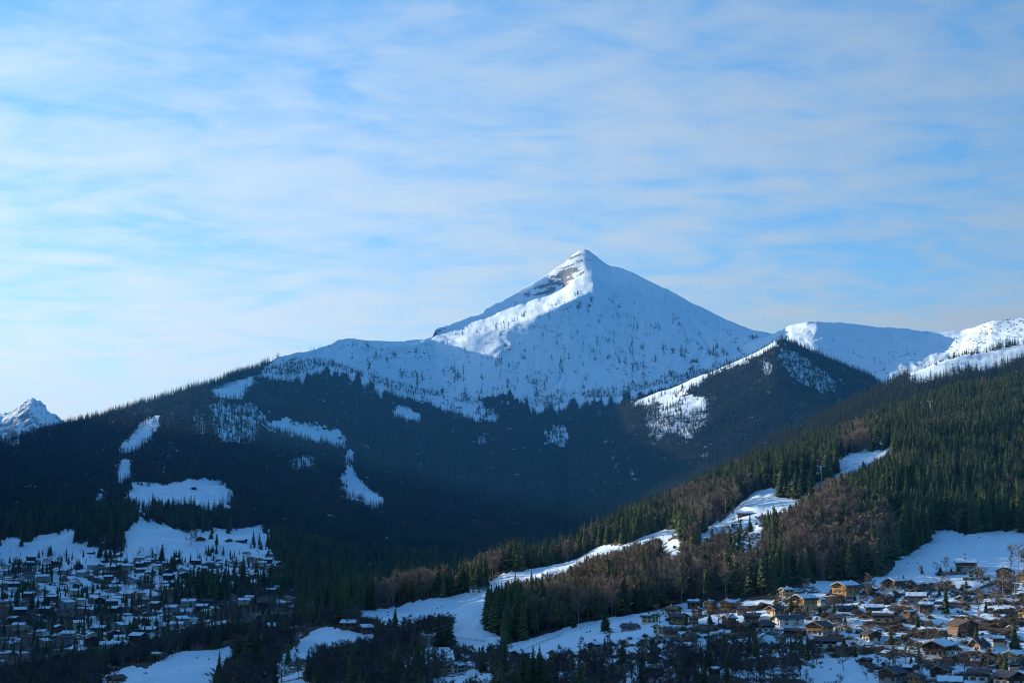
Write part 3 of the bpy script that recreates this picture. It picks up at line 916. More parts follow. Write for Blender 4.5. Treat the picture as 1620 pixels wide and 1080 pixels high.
BAREK = []
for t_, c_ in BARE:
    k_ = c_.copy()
    k_.materials.clear(); k_.materials.append(M_TWIG_SHADE)  # same crowns with the shade of the hillside bottom put into the twig colour
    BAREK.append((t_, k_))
P_BAREK = joined("proto_dark_bare", BAREK, [M_BARK, M_TWIG_SHADE])
P_CON = joined("proto_spruce", CON, [M_BARK, M_NEEDLE])
P_CONFAR = joined("proto_far_spruce", CONFAR, [M_BARK, M_NEEDLE_FAR])
P_BARE = joined("proto_bare", BARE, [M_BARK_PALE, M_TWIG])
P_BARED = joined("proto_far_bare", BARED, [M_BARK, M_TWIG_SHADE])
P_BUSH = joined("proto_bush", BUSH, [M_BUSH])


def scatter(name, label, cat, pts, rot, scl, col):
    """One uncountable mass of plants: points that carry an instance each."""
    me = bpy.data.meshes.new(name)
    n = len(pts)
    if n == 0:
        return None
    me.vertices.add(n)
    me.vertices.foreach_set("co", np.ascontiguousarray(pts, dtype=np.float32).reshape(-1))
    a = me.attributes.new("rot", "FLOAT_VECTOR", "POINT")
    rv = np.zeros((n, 3), np.float32); rv[:, 2] = rot
    a.data.foreach_set("vector", rv.reshape(-1))
    a = me.attributes.new("scl", "FLOAT_VECTOR", "POINT")
    a.data.foreach_set("vector", np.ascontiguousarray(scl, dtype=np.float32).reshape(-1))
    a = me.attributes.new("idx", "INT", "POINT")
    a.data.foreach_set("value", RNG.integers(0, len(col.objects), n).astype(np.int32))
    o = bpy.data.objects.new(name, me)
    o["kind"], o["label"], o["category"] = "stuff", label, cat
    COL.objects.link(o)
    ng = bpy.data.node_groups.new(name + "_nodes", "GeometryNodeTree")
    ng.interface.new_socket("Geometry", in_out="INPUT", socket_type="NodeSocketGeometry")
    ng.interface.new_socket("Geometry", in_out="OUTPUT", socket_type="NodeSocketGeometry")
    gi, go = ng.nodes.new("NodeGroupInput"), ng.nodes.new("NodeGroupOutput")
    ip = ng.nodes.new("GeometryNodeInstanceOnPoints")
    ci = ng.nodes.new("GeometryNodeCollectionInfo")
    ci.inputs["Collection"].default_value = col
    ci.inputs["Separate Children"].default_value = True
    ci.inputs["Reset Children"].default_value = True

    def attr(nm, ty):
        nd = ng.nodes.new("GeometryNodeInputNamedAttribute")
        nd.data_type = ty
        nd.inputs["Name"].default_value = nm
        return [s for s in nd.outputs if s.enabled and s.name == "Attribute"][0]
    ng.links.new(gi.outputs[0], ip.inputs["Points"])
    ng.links.new(ci.outputs[0], ip.inputs["Instance"])
    ip.inputs["Pick Instance"].default_value = True
    ng.links.new(attr("idx", "INT"), ip.inputs["Instance Index"])
    ng.links.new(attr("rot", "FLOAT_VECTOR"), ip.inputs["Rotation"])
    ng.links.new(attr("scl", "FLOAT_VECTOR"), ip.inputs["Scale"])
    ng.links.new(ip.outputs[0], go.inputs[0])
    md = o.modifiers.new("plants", "NODES")
    md.node_group = ng
    return o


def sample(sheet, n_per_m2, rmin, rmax, umin=-70, umax=1690):
    """Random ground points of a sheet, spread evenly over the plan area, between grid rows."""
    V = sheet.V[rmin:rmax + 1]
    a, b, c, d = V[:-1, :-1], V[1:, :-1], V[1:, 1:], V[:-1, 1:]
    ar = 0.5 * np.abs((c[..., 0] - a[..., 0]) * (d[..., 1] - b[..., 1]) - (d[..., 0] - b[..., 0]) * (c[..., 1] - a[..., 1]))
    pu = sheet.pu[rmin:rmax, :-1]
    ar = np.where((pu > umin) & (pu < umax), ar, 0)
    cnt = RNG.poisson(ar * n_per_m2).reshape(-1)
    k = np.repeat(np.arange(cnt.size), cnt)
    s, t = RNG.random(len(k)), RNG.random(len(k))
    A, B, C_, D_ = (q.reshape(-1, 3)[k] for q in (a, b, c, d))
    s, t = s[:, None], t[:, None]
    p = (A * (1 - s) + B * s) * (1 - t) + (D_ * (1 - s) + C_ * s) * t
    return p


def grow(sheet, dens, clear, sparse, rmin, rmax, psparse=0.3, extra=None, feather=3.5, tops=True, umax=1690):
    p = sample(sheet, dens, rmin, rmax, -70, umax)
    u, v = to_px(p[:, 0], p[:, 1], p[:, 2])
    h = tree_px(p[:, 1])
    uj, vj = jitter(u, v, p[:, 0], p[:, 1], 3.0)
    uj = uj + RNG.standard_normal(len(u)) * feather
    vj = vj + RNG.standard_normal(len(u)) * feather * 0.7
    prob = np.ones(len(p))
    sp = inside_any(sparse, uj, vj) | inside_any(sparse, uj, vj - 0.7 * h)
    prob[sp] = psparse
    cl = inside_any(clear, uj, vj)
    if tops:
        cl = cl | inside_any(clear, uj, vj - 0.45 * h) | inside_any(clear, uj, vj - 0.9 * h) | (inside_any(clear, uj, vj - 1.2 * h) & (RNG.random(len(u)) < 0.6))
    prob[cl] = 0.0
    if extra:
        prob = extra(prob, uj, vj, p, h)
    keep = RNG.random(len(p)) < prob
    return p[keep], u[keep], v[keep]


def scales(n, lo, hi, wid=0.15):
    s = lo + (hi - lo) * RNG.beta(2.2, 2.0, n)
    w_ = s * (1 + wid * RNG.standard_normal(n).clip(-1.5, 1.5))
    return np.stack([w_, w_, s], -1)


# --- woods on the great mountain, the cone and the sunlit ridge
def m1_grow(prob, u, v, p, h):
    vf = inside(VILLAGE_FAR, u, v)
    n2 = fbm(p[:, 0] / 45, p[:, 1] / 45, 3, 55)
    prob = np.where(vf, np.where(n2 > 0.15, 0.45, 0.02), prob)
    vl = inside(VILLAGE_LOW, u, v)
    prob = np.where(vl, np.where(n2 > 0.05, 0.5, 0.05), prob)
    low = (v > 935) & ~vf & ~vl & (u < 470)
    prob = np.where(low, np.where(n2 > 0.14, 0.3, 0.04), prob)
    return prob


r = M1.rowt
n0 = M1.nb
p, u, v = grow(M1, 1 / 80.0, CLEAR_M1, SPARSE_M1, r[n0] - 3, r[n0 + 10], 0.4, m1_grow)
sel = ~((v > 800) & (u > 560) & inside_any(BROWN_G, u, v) & (RNG.random(len(u)) < 0.5))
p1, u1, v1 = p[sel], u[sel], v[sel]
pale = (fbm(p1[:, 0] / 130, p1[:, 1] / 200, 3, 57) > 0.2) & (RNG.random(len(p1)) < 0.3) & (v1 < 940)
pb = p1[pale]
p1, u1, v1 = p1[~pale], u1[~pale], v1[~pale]
scatter("mountain_larch_wood", "patches of leafless grey larches within the shaded mountain forest", "forest", pb, RNG.uniform(0, 6.28, len(pb)), scales(len(pb), 13, 24, 0.2), P_BARED)
s1 = scales(len(p1), 12, 32, 0.2)
s1[inside(VILLAGE_FAR, u1, v1) | inside(VILLAGE_LOW, u1, v1) | ((v1 > 935) & (u1 < 470))] *= 0.55
nr_ = p1[:, 1] < 2900
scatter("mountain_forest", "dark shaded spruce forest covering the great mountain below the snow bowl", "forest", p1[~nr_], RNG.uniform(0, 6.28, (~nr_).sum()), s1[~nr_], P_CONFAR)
scatter("valley_spruce_wood", "dark spruces standing along the shaded valley at the mountain's foot", "forest", p1[nr_], RNG.uniform(0, 6.28, nr_.sum()), s1[nr_], P_CON)

# lone trees and dwarf shrubs on the snow of the bowl
pa = sample(M1, 1 / 60.0, r[n0 + 3] - 4, r[n0 + 4] + 40, 380, 1230)
ua, va = to_px(pa[:, 0], pa[:, 1], pa[:, 2])
tl = np.interp(ua, [400, 510, 600, 700, 787, 850, 933, 1000, 1100, 1225], [590, 582, 610, 640, 655, 643, 631, 625, 602, 560])
dd = np.clip((tl - va) / 110.0, 0, 1)
cl = fbm(pa[:, 0] / 75, pa[:, 1] / 160, 3, 91)
gul = np.abs(fbm(ua / 16 + 5, va / 90, 3, 13))
prob = np.where(inside(ALP, ua, va), np.where(dd < 0.13, 0.5 * (cl > -0.25), (1.0 * (1 - dd) ** 1.9 + 0.16) * (cl > 0.17) * (gul < 0.13)), 0)
prob *= np.where((ua > 690) | (ua < 640) | (va > 570), 1, 0.3)
prob *= np.where(inside([(640, 625), (700, 625), (800, 660), (780, 668), (690, 640)], ua, va), 0.05, 1)
streak = np.abs(fbm(ua / 17.0 + 0.4 * fbm(ua / 40, va / 40, 2, 5), va / 240.0, 2, 29)) < 0.055
prob = np.where(streak & inside(ALP, ua, va) & (ua > 700) & (ua < 1020) & (va > 485) & (fbm(ua / 20, va / 16, 2, 44) > -0.05), np.maximum(prob, 0.75 * (1 - 0.6 * dd)), prob)
k = RNG.random(len(pa)) < prob
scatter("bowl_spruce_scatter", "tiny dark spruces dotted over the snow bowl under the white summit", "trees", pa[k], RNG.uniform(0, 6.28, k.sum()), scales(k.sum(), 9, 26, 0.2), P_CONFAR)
k2 = (RNG.random(len(pa)) < prob * 0.0 + np.where(inside(ALP, ua, va) & (cl > 0.0), 0.09 * (1 - dd) ** 2.2 + 0.001, 0))
scatter("bowl_shrub_scatter", "small brown shrubs poking through the snow of the bowl", "shrubs", pa[k2], RNG.uniform(0, 6.28, k2.sum()), scales(k2.sum(), 3.0, 7.0, 0.2), P_BUSH)

# lone trees on the right-hand snowy ridge
pr = sample(M2, 1 / 500.0, M2.rowt[M2.nb] - 1, M2.rowt[M2.nb + 2] + 14, 1225, 1640)
ur, vr = to_px(pr[:, 0], pr[:, 1], pr[:, 2])
cr = fbm(pr[:, 0] / 80, pr[:, 1] / 120, 3, 19)
prb = np.clip((vr - 530) / 70, 0.04, 1) ** 1.3 * 0.6 * (cr > 0.05)
prb = np.where(inside([(1540, 540), (1640, 505), (1640, 498), (1560, 500)], ur, vr), 0.3, prb)
k = RNG.random(len(pr)) < prb
scatter("ridge_spruce_scatter", "sparse small spruces on the snowy ridge right of the summit", "trees", pr[k], RNG.uniform(0, 6.28, k.sum()), scales(k.sum(), 7, 20, 0.2), P_CONFAR)
k = RNG.random(len(pr)) < prb * 1.2
scatter("ridge_shrub_scatter", "brown shrubs on the snowy ridge right of the summit", "shrubs", pr[k], RNG.uniform(0, 6.28, k.sum()), scales(k.sum(), 3, 6, 0.2), P_BUSH)

def m3_grow(prob, u, v, p, h):
    cu, cd = [1000, 1060, 1110, 1160, 1200, 1225, 1300, 1410, 1520], [5500, 5400, 5350, 5300, 5250, 5200, 5150, 5000, 4700]
    band = fbm(p[:, 0] / 60, p[:, 1] / 60, 2, 83)
    prob = np.where((p[:, 1] > np.interp(u, cu, cd) + 10) & (u > 1050) & (u < 1222), 0.9, prob)
    return np.where((prob == 0) & (band > 0.28) & (u < 1190), 0.7, prob)


p, u, v = grow(M3, 1 / 55.0, CLEAR_M3, SPARSE_M3, M3.rowt[M3.nb] - 3, M3.rowt[M3.nb + 4], 0.65, m3_grow)
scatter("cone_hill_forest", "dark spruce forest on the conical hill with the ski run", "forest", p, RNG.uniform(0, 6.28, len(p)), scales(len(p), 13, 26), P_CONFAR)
pc = sample(M3, 1 / 900.0, M3.rowt[M3.nb], M3.rowt[M3.nb + 3], 990, 1130)
uc, vc = to_px(pc[:, 0], pc[:, 1], pc[:, 2])
k = inside_any(CLEAR_M3, uc, vc) & (RNG.random(len(pc)) < 0.16)
scatter("ski_run_spruce_scatter", "few lone spruces on the sunlit ski run of the conical hill", "trees", pc[k], RNG.uniform(0, 6.28, k.sum()), scales(k.sum(), 12, 22), P_CONFAR)

M4_CREST = [(1080, 2500), (1180, 2700), (1250, 2750), (1300, 2800), (1400, 3000), (1493, 3200), (1547, 3300), (1620, 3400), (1900, 3700)]


def m4_grow(prob, u, v, p, h):
    cr = np.interp(u, [q[0] for q in M4_CREST], [q[1] for q in M4_CREST])
    return np.where((p[:, 1] > cr + 8) & (u > 1500), 0.8, np.where((p[:, 1] > cr + 8) & (u > 1425), 0.12, prob))


p, u, v = grow(M4, 1 / 50.0, CLEAR_M4, [], M4.rowt[M4.nb] - 4, M4.rowt[M4.nb + 3], 0.3, m4_grow)
scatter("sunlit_ridge_forest", "spruce forest around the sunlit alp on the upper right ridge", "forest", p, RNG.uniform(0, 6.28, len(p)), scales(len(p), 15, 28), P_CONFAR)

# --- brushwood and bare trees in the valley and at the foot of the great mountain
pv = sample(M1, 1 / 60.0, r[n0 + 6], r[n0 + 10] + 12)
uv_, vv_ = to_px(pv[:, 0], pv[:, 1], pv[:, 2])
n2 = fbm(pv[:, 0] / 40, pv[:, 1] / 40, 3, 66)
inv = inside(VILLAGE_FAR, uv_, vv_) | inside(VILLAGE_LOW, uv_, vv_)
cl_ = inside_any(CLEAR_M1, uv_, vv_)
prob = np.where(inv, np.where(n2 > 0.08, 0.22, 0.03), np.where(vv_ > 935, np.where(n2 > -0.05, 0.6, 0.25), 0.12))
prob = np.where(cl_, 0.006, prob)
prob = np.where((uv_ > 560) & inside_any(BROWN_G, uv_, vv_), 0.45, prob)
k = RNG.random(len(pv)) < prob
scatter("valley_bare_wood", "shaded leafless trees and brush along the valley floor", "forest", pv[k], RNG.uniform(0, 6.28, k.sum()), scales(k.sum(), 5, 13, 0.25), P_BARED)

# --- the near hillside
gr, g0 = G.rowt, G.nb


def g_grow(prob, u, v, p, h):
    vi = inside(VILLAGE, u, v)
    prob = np.where(vi, 0.0, prob)
    th = inside(THICKET, u, v)
    prob = np.where(th & (prob > 0), 0.85, prob)
    ski = inside([(440, 1000), (800, 1000), (830, 1015), (760, 1060), (640, 1050), (440, 1060)], u, v)
    prob = np.where(ski, prob * 0.75, prob)
    crest = np.interp(u, [q[0] for q in G_ROWS[0]], [q[2] for q in G_ROWS[0]])
    prob = np.where((p[:, 1] > crest + 6) & (u > 560), 1.0, prob)
    left = (u < 470)
    prob = np.where(left, prob * 0.9, prob)
    return prob


p, u, v = grow(G, 1 / 36.0, PISTE, SPARSE_G, gr[g0] - 7, gr[g0 + 6] + 8, 0.06, g_grow, 2.0, False, 1880)
nz = fbm(p[:, 0] / 60, p[:, 1] / 60, 3, 101)
th = inside(THICKET, u, v)
br = inside_any(BROWN_G, u, v)
pd = np.where(br, 0.72 + nz * 0.4, 0.06 + nz * 0.28)
pd = np.where(th, 0.94, pd)
pd = np.where((u < 780) & (v > 985), 0.78, pd)
dec = RNG.random(len(p)) < pd
hc = scales(len(p), 13, 30, 0.17)
hd = scales(len(p), 11, 24, 0.18)
small = (th | ((u < 780) & (v > 985)))
hd[small] *= np.where(th, 0.5, 0.62)[small][:, None]
hc[small] *= 0.6
# young growth along the lower rims of the snow runs: no crown reaches up across them
cap = np.full(len(p), 99.0)
crest_ = np.interp(u, [q[0] for q in G_ROWS[0]], [q[2] for q in G_ROWS[0]])
for m_h in (30, 26, 22, 18, 15, 12, 9, 6, 3.5):
    hit_ = inside_any(PISTE, u, v - m_h * F_PX / p[:, 1]) & (p[:, 1] < crest_ + 6)
    cap = np.where(hit_, np.minimum(cap, m_h * 0.92), cap)
cap *= RNG.uniform(0.85, 1.35, len(p))
for arr in (hc, hd):
    f_ = np.minimum(1.0, cap / arr[:, 2])
    arr *= np.maximum(f_, 0.12)[:, None]
    arr[:, :2] *= np.minimum(1.5, f_ ** -0.35)[:, None]
rot = RNG.uniform(0, 6.28, len(p))


def zone_label(kind, u, v):
    """One label for each stand of trees that nothing in the photograph tells apart."""
    t = "dark green spruce" if kind == "c" else "leafless brown tree"
    if v > 1030 and u > 740:
        z = "in the shaded thicket below the village chalets"
    elif u > 1210:
        z = "in the hillside wood directly above the sunlit chalets"
    elif u > 890:
        z = "in the wood between the ski slope and the village"
    elif u > 755:
        z = "in the stand bordering the lower ski slope"
    elif u > 430:
        z = "beside the shaded houses below the lower ski slope"
    else:
        z = "beside the shaded snow field at the lower left"
    return t + " " + z


def plant(name, pair, label, cat, loc, rz, scl, group=None):
    o = bpy.data.objects.new(name, None)
    COL.objects.link(o)
    o.location, o.rotation_euler, o.scale = loc, (0, 0, rz), scl
    o["label"], o["category"] = label, cat
    if group:
        o["group"] = group
    link_mesh("trunk", pair[0], o)
    link_mesh("crown", pair[1], o)
    return o


hpx_c = hc[:, 2] * F_PX / p[:, 1]
hpx_d = hd[:, 2] * F_PX / p[:, 1]
inview = (u > 5) & (u < 1615) & (v < 1085) & (v > 640)
# a tree shows in full only where no near neighbour stands right in front of it
front = np.zeros(len(p))
order = np.argsort(p[:, 1])
cellmap = {}
for i in order:
    key = (int(u[i] // 7))
    top = v[i] - (hpx_d[i] if dec[i] else hpx_c[i])
    front[i] = max(0.0, min(v[i], cellmap.get(key, 2000)) - top)      # rows of the picture its crown adds
    cellmap[key] = min(cellmap.get(key, 2000), top)
show = np.where(dec, hpx_d, hpx_c) * 0.4 + front
is_ind = np.zeros(len(p), bool)
for flag in (True, False):
    cand = np.where(inview & (dec == flag) & (front > 3))[0]
    cand = cand[np.argsort(-show[cand])][:130 if not flag else 230]
    is_ind[cand] = True
for i in np.where(is_ind)[0]:
    kind = "d" if dec[i] else "c"
    lab = zone_label(kind, u[i], v[i])
    pair = (BAREK if small[i] else BARE)[int(RNG.integers(0, 6))] if dec[i] else CON[int(RNG.integers(0, 7))]
    plant("bare_tree" if dec[i] else "spruce_tree", pair, lab, "tree", p[i], rot[i], hd[i] if dec[i] else hc[i], lab)
m_ = ~is_ind & ~dec
scatter("hillside_spruce_wood", "dense spruce wood covering the near hillside right of the ski slope", "forest", p[m_], rot[m_], hc[m_], P_CON)
m_ = ~is_ind & dec & small
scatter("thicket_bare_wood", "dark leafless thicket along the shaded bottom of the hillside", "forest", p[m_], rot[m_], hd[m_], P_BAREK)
m_ = ~is_ind & dec & ~small
scatter("hillside_bare_wood", "leafless brown wood mixed among the spruces of the near hillside", "forest", p[m_], rot[m_], hd[m_], P_BARE)

# ------------------------------------------------------------------ houses
WINDOW_MESHES = {}


def window_mesh(wd, ht):
    key = (round(wd, 1), round(ht, 1))
    if key not in WINDOW_MESHES:
        m = MB()
        a, b = key[0] / 2, key[1] / 2
        t = 0.09
        for x0, x1, z0, z1 in ((-a, a, b - t, b), (-a, a, -b, -b + t), (-a, -a + t, -b + t, b - t), (a - t, a, -b + t, b - t), (-0.03, 0.03, -b + t, b - t)):
            m.box(x0, x1, -0.09, 0.03, z0, z1, 0)
        m.add([(-a + t, -0.03, -b + t), (a - t, -0.03, -b + t), (a - t, -0.03, b - t), (-a + t, -0.03, b - t)], [(0, 1, 2, 3)], 1)
        for sx in (-1, 1):                                  # open shutters on either side
            m.box(sx * (a + 0.02) + min(0, sx * 0.42), sx * (a + 0.02) + max(0, sx * 0.42), -0.07, 0.0, -b, b, 2)
        WINDOW_MESHES[key] = m.mesh("window", [M_FRAME, M_GLASS, M_DOOR])
    return WINDOW_MESHES[key]


FOOT = []                                                   # footprints, so that plants keep off the houses


def chevron(w2, over, pitch, z_eave, lift, th):
    """Cross-section of a pitched roof: outer line, then inner line back."""
    e = w2 + over
    ze = z_eave - over * pitch
    zr = z_eave + w2 * pitch
    return [(-e, ze + lift), (0, zr + lift), (e, ze + lift), (e, ze + lift + th), (0, zr + lift + th), (-e, ze + lift + th)]


def house(u0, u1, vb, a, lower, upper, roof, snow, label, storeys=2, pitch=0.42, ratio=1.2, balcony=True, sheet=None, chimney=True, scale=1.0, cat="house", detail=True, name="chalet", group=None, trim=None):
    """A chalet standing on the slope; a = which way its front gable looks (0 = at us, negative = to the left)."""
    rnd = random.Random(int(u0 * 13 + vb * 7))
    h_ = hit((u0 + u1) / 2, vb, sheet) if sheet else hit((u0 + u1) / 2, vb)
    if h_ is None:
        return None
    loc, dist, sh = h_
    ext = (u1 - u0) * loc.y / F_PX * scale
    ar = R(a)
    eave = 1.35 if ext > 9 else 0.6
    wd = max(2.5, (ext - 2 * eave * 0.8) / (abs(math.cos(ar)) + ratio * abs(math.sin(ar))))
    ln = wd * ratio
    back = 0.5 * (wd * abs(math.sin(ar)) + ln * abs(math.cos(ar)))
    cx, cy = loc.x, loc.y + back * 0.8
    z = ground_z(cx, cy, sh)
    z = loc.z if z is None else min(z, loc.z + 1.2)
    FOOT.append((cx, cy, max(wd, ln) * 0.62 + 0.6))
    t = thing(name, label, cat, (cx, cy, z), ar, group)
    w2, l2 = wd / 2, ln / 2
    hs = min(2.6, max(1.7, wd * 0.24)) * (0.8 if storeys == 3 else 1.0)
    h1 = hs if storeys > 1 else hs * 0.5
    h2 = hs * storeys if storeys > 1 else hs * 1.05
    b = MB()
    b.box(-w2, w2, -l2, l2, -3.5, h1)
    b.obj("wall", WALLS[lower], t)
    g = MB()
    e = 0.06
    g.prism([(-w2 - e, h1 + 0.002), (w2 + e, h1 + 0.002), (w2 + e, h2), (0, h2 + w2 * pitch), (-w2 - e, h2)], -l2 - e, l2 + e)
    g.obj("upper_wall", WALLS[upper], t)
    over, fr = eave, min(1.9, 0.17 * wd)
    r_ = MB()
    r_.prism(chevron(w2, over, pitch, h2, 0.05, 0.22), -l2 - fr, l2 + fr * 0.7)
    ro = r_.obj("roof", {"slate": M_SLATE, "brown": M_BROWNROOF}[roof], t)
    f_ = MB()
    f_.prism(chevron(w2, over + 0.03, pitch, h2, -0.08, 0.32), -l2 - fr - 0.07, -l2 - fr - 0.003)
    f_.obj("fascia", trim or M_FASCIA, ro)
    if snow != "none":
        # snow lies in a blanket that has slid or melted back unevenly from the eaves and the ridge
        for side in (-1, 1):
            if snow == "left" and side > 0 or snow == "right" and side < 0:
                continue
            n = 9
            vs, fs = [], []
            cover = rnd.uniform(0.72, 0.97) if snow != "patch" else rnd.uniform(0.3, 0.6)
            y0, y1 = -l2 - fr + 0.15, l2 + fr * 0.7 - 0.15
            if snow == "patch":
                y0 += rnd.uniform(0, 0.4) * ln
            for i in range(n):
                yy = y0 + (y1 - y0) * i / (n - 1)
                lo = (w2 + over) * min(0.985, cover + rnd.uniform(-0.05, 0.06))
                hi_ = 0.02 if snow != "patch" else (w2 + over) * rnd.uniform(0.05, 0.2)
                th = 0.26 + rnd.uniform(-0.05, 0.06)
                for xx in (hi_, lo):
                    zz_ = h2 + (w2 - xx) * pitch + 0.275
                    vs += [(side * xx, yy, zz_), (side * xx * (0.985 if xx > 1 else 1), yy, zz_ + th)]
            for i in range(n - 1):
                k_ = i * 4
                q = [(k_ + 1, k_ + 3, k_ + 7, k_ + 5), (k_ + 3, k_ + 2, k_ + 6, k_ + 7), (k_ + 0, k_ + 1, k_ + 5, k_ + 4)]
                fs += q
            fs += [(0, 2, 3, 1), (4 * n - 4, 4 * n - 3, 4 * n - 1, 4 * n - 2)]
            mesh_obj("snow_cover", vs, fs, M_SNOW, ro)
    if chimney:
        c = MB()
        cx_, cy_ = rnd.choice((-1, 1)) * w2 * rnd.uniform(0.2, 0.5), rnd.uniform(-0.3, 0.5) * l2
        zc = h2 + (w2 - abs(cx_)) * pitch
        c.box(cx_ - 0.4, cx_ + 0.4, cy_ - 0.4, cy_ + 0.4, zc - 0.3, zc + 1.5)
        c.box(cx_ - 0.52, cx_ + 0.52, cy_ - 0.52, cy_ + 0.52, zc + 1.5, zc + 1.68)
        c.obj("chimney", WALLS["grey"], ro)
    if balcony and storeys > 1:
        k_ = MB()
        d = min(1.3, 0.11 * wd)
        k_.box(-w2 * 0.92, w2 * 0.92, -l2 - d, -l2 - e, h1 - 0.12, h1 + 0.06)
        k_.box(-w2 * 0.92, w2 * 0.92, -l2 - d, -l2 - d + 0.07, h1 + 0.92, h1 + 1.02)
        nb_ = max(8, int(wd / 0.45))
        for i in range(nb_ + 1):
            x = -w2 * 0.92 + (w2 * 1.84 - 0.16) * i / nb_
            k_.box(x, x + 0.16, -l2 - d + 0.01, -l2 - d + 0.05, h1 + 0.06, h1 + 0.92)
        k_.obj("balcony", WALLS["brown" if upper in ("dark", "brown", "red") else "honey"], t)
    if detail:
        wm = window_mesh(1.1, 1.2)

        def win(x, y, z_, rz):
            o = link_mesh("window", wm, t)
            o.location, o.rotation_euler = (x, y, z_), (0, 0, rz)
        nf_ = 3 if wd > 8 else 2
        for s_ in range(storeys):
            zc = hs * s_ + hs * 0.55
            if storeys == 1:
                zc = hs * 0.6
            for i in range(nf_):
                x = (-0.62 + 1.24 * i / (nf_ - 1)) * w2
                if s_ == 0 and i == nf_ - 1:
                    dm = MB()
                    dm.box(x - 0.5, x + 0.5, -l2 - 0.06, -l2 + 0.05, 0.02, min(2.05, h1 - 0.05))
                    dm.obj("door", M_DOOR, t)
                else:
                    win(x, -l2 - (e if zc > h1 else 0) - 0.02, zc, 0)
            for i in range(2):
                y = (-0.45 + 0.9 * i) * l2
                ex = e if zc > h1 else 0
                win(w2 + ex + 0.02, y, zc, R(90))
                win(-w2 - ex - 0.02, y, zc, R(-90))
        if w2 * pitch > 1.6:
            win(0, -l2 - e - 0.02, h2 + w2 * pitch * 0.32, 0)
    return t


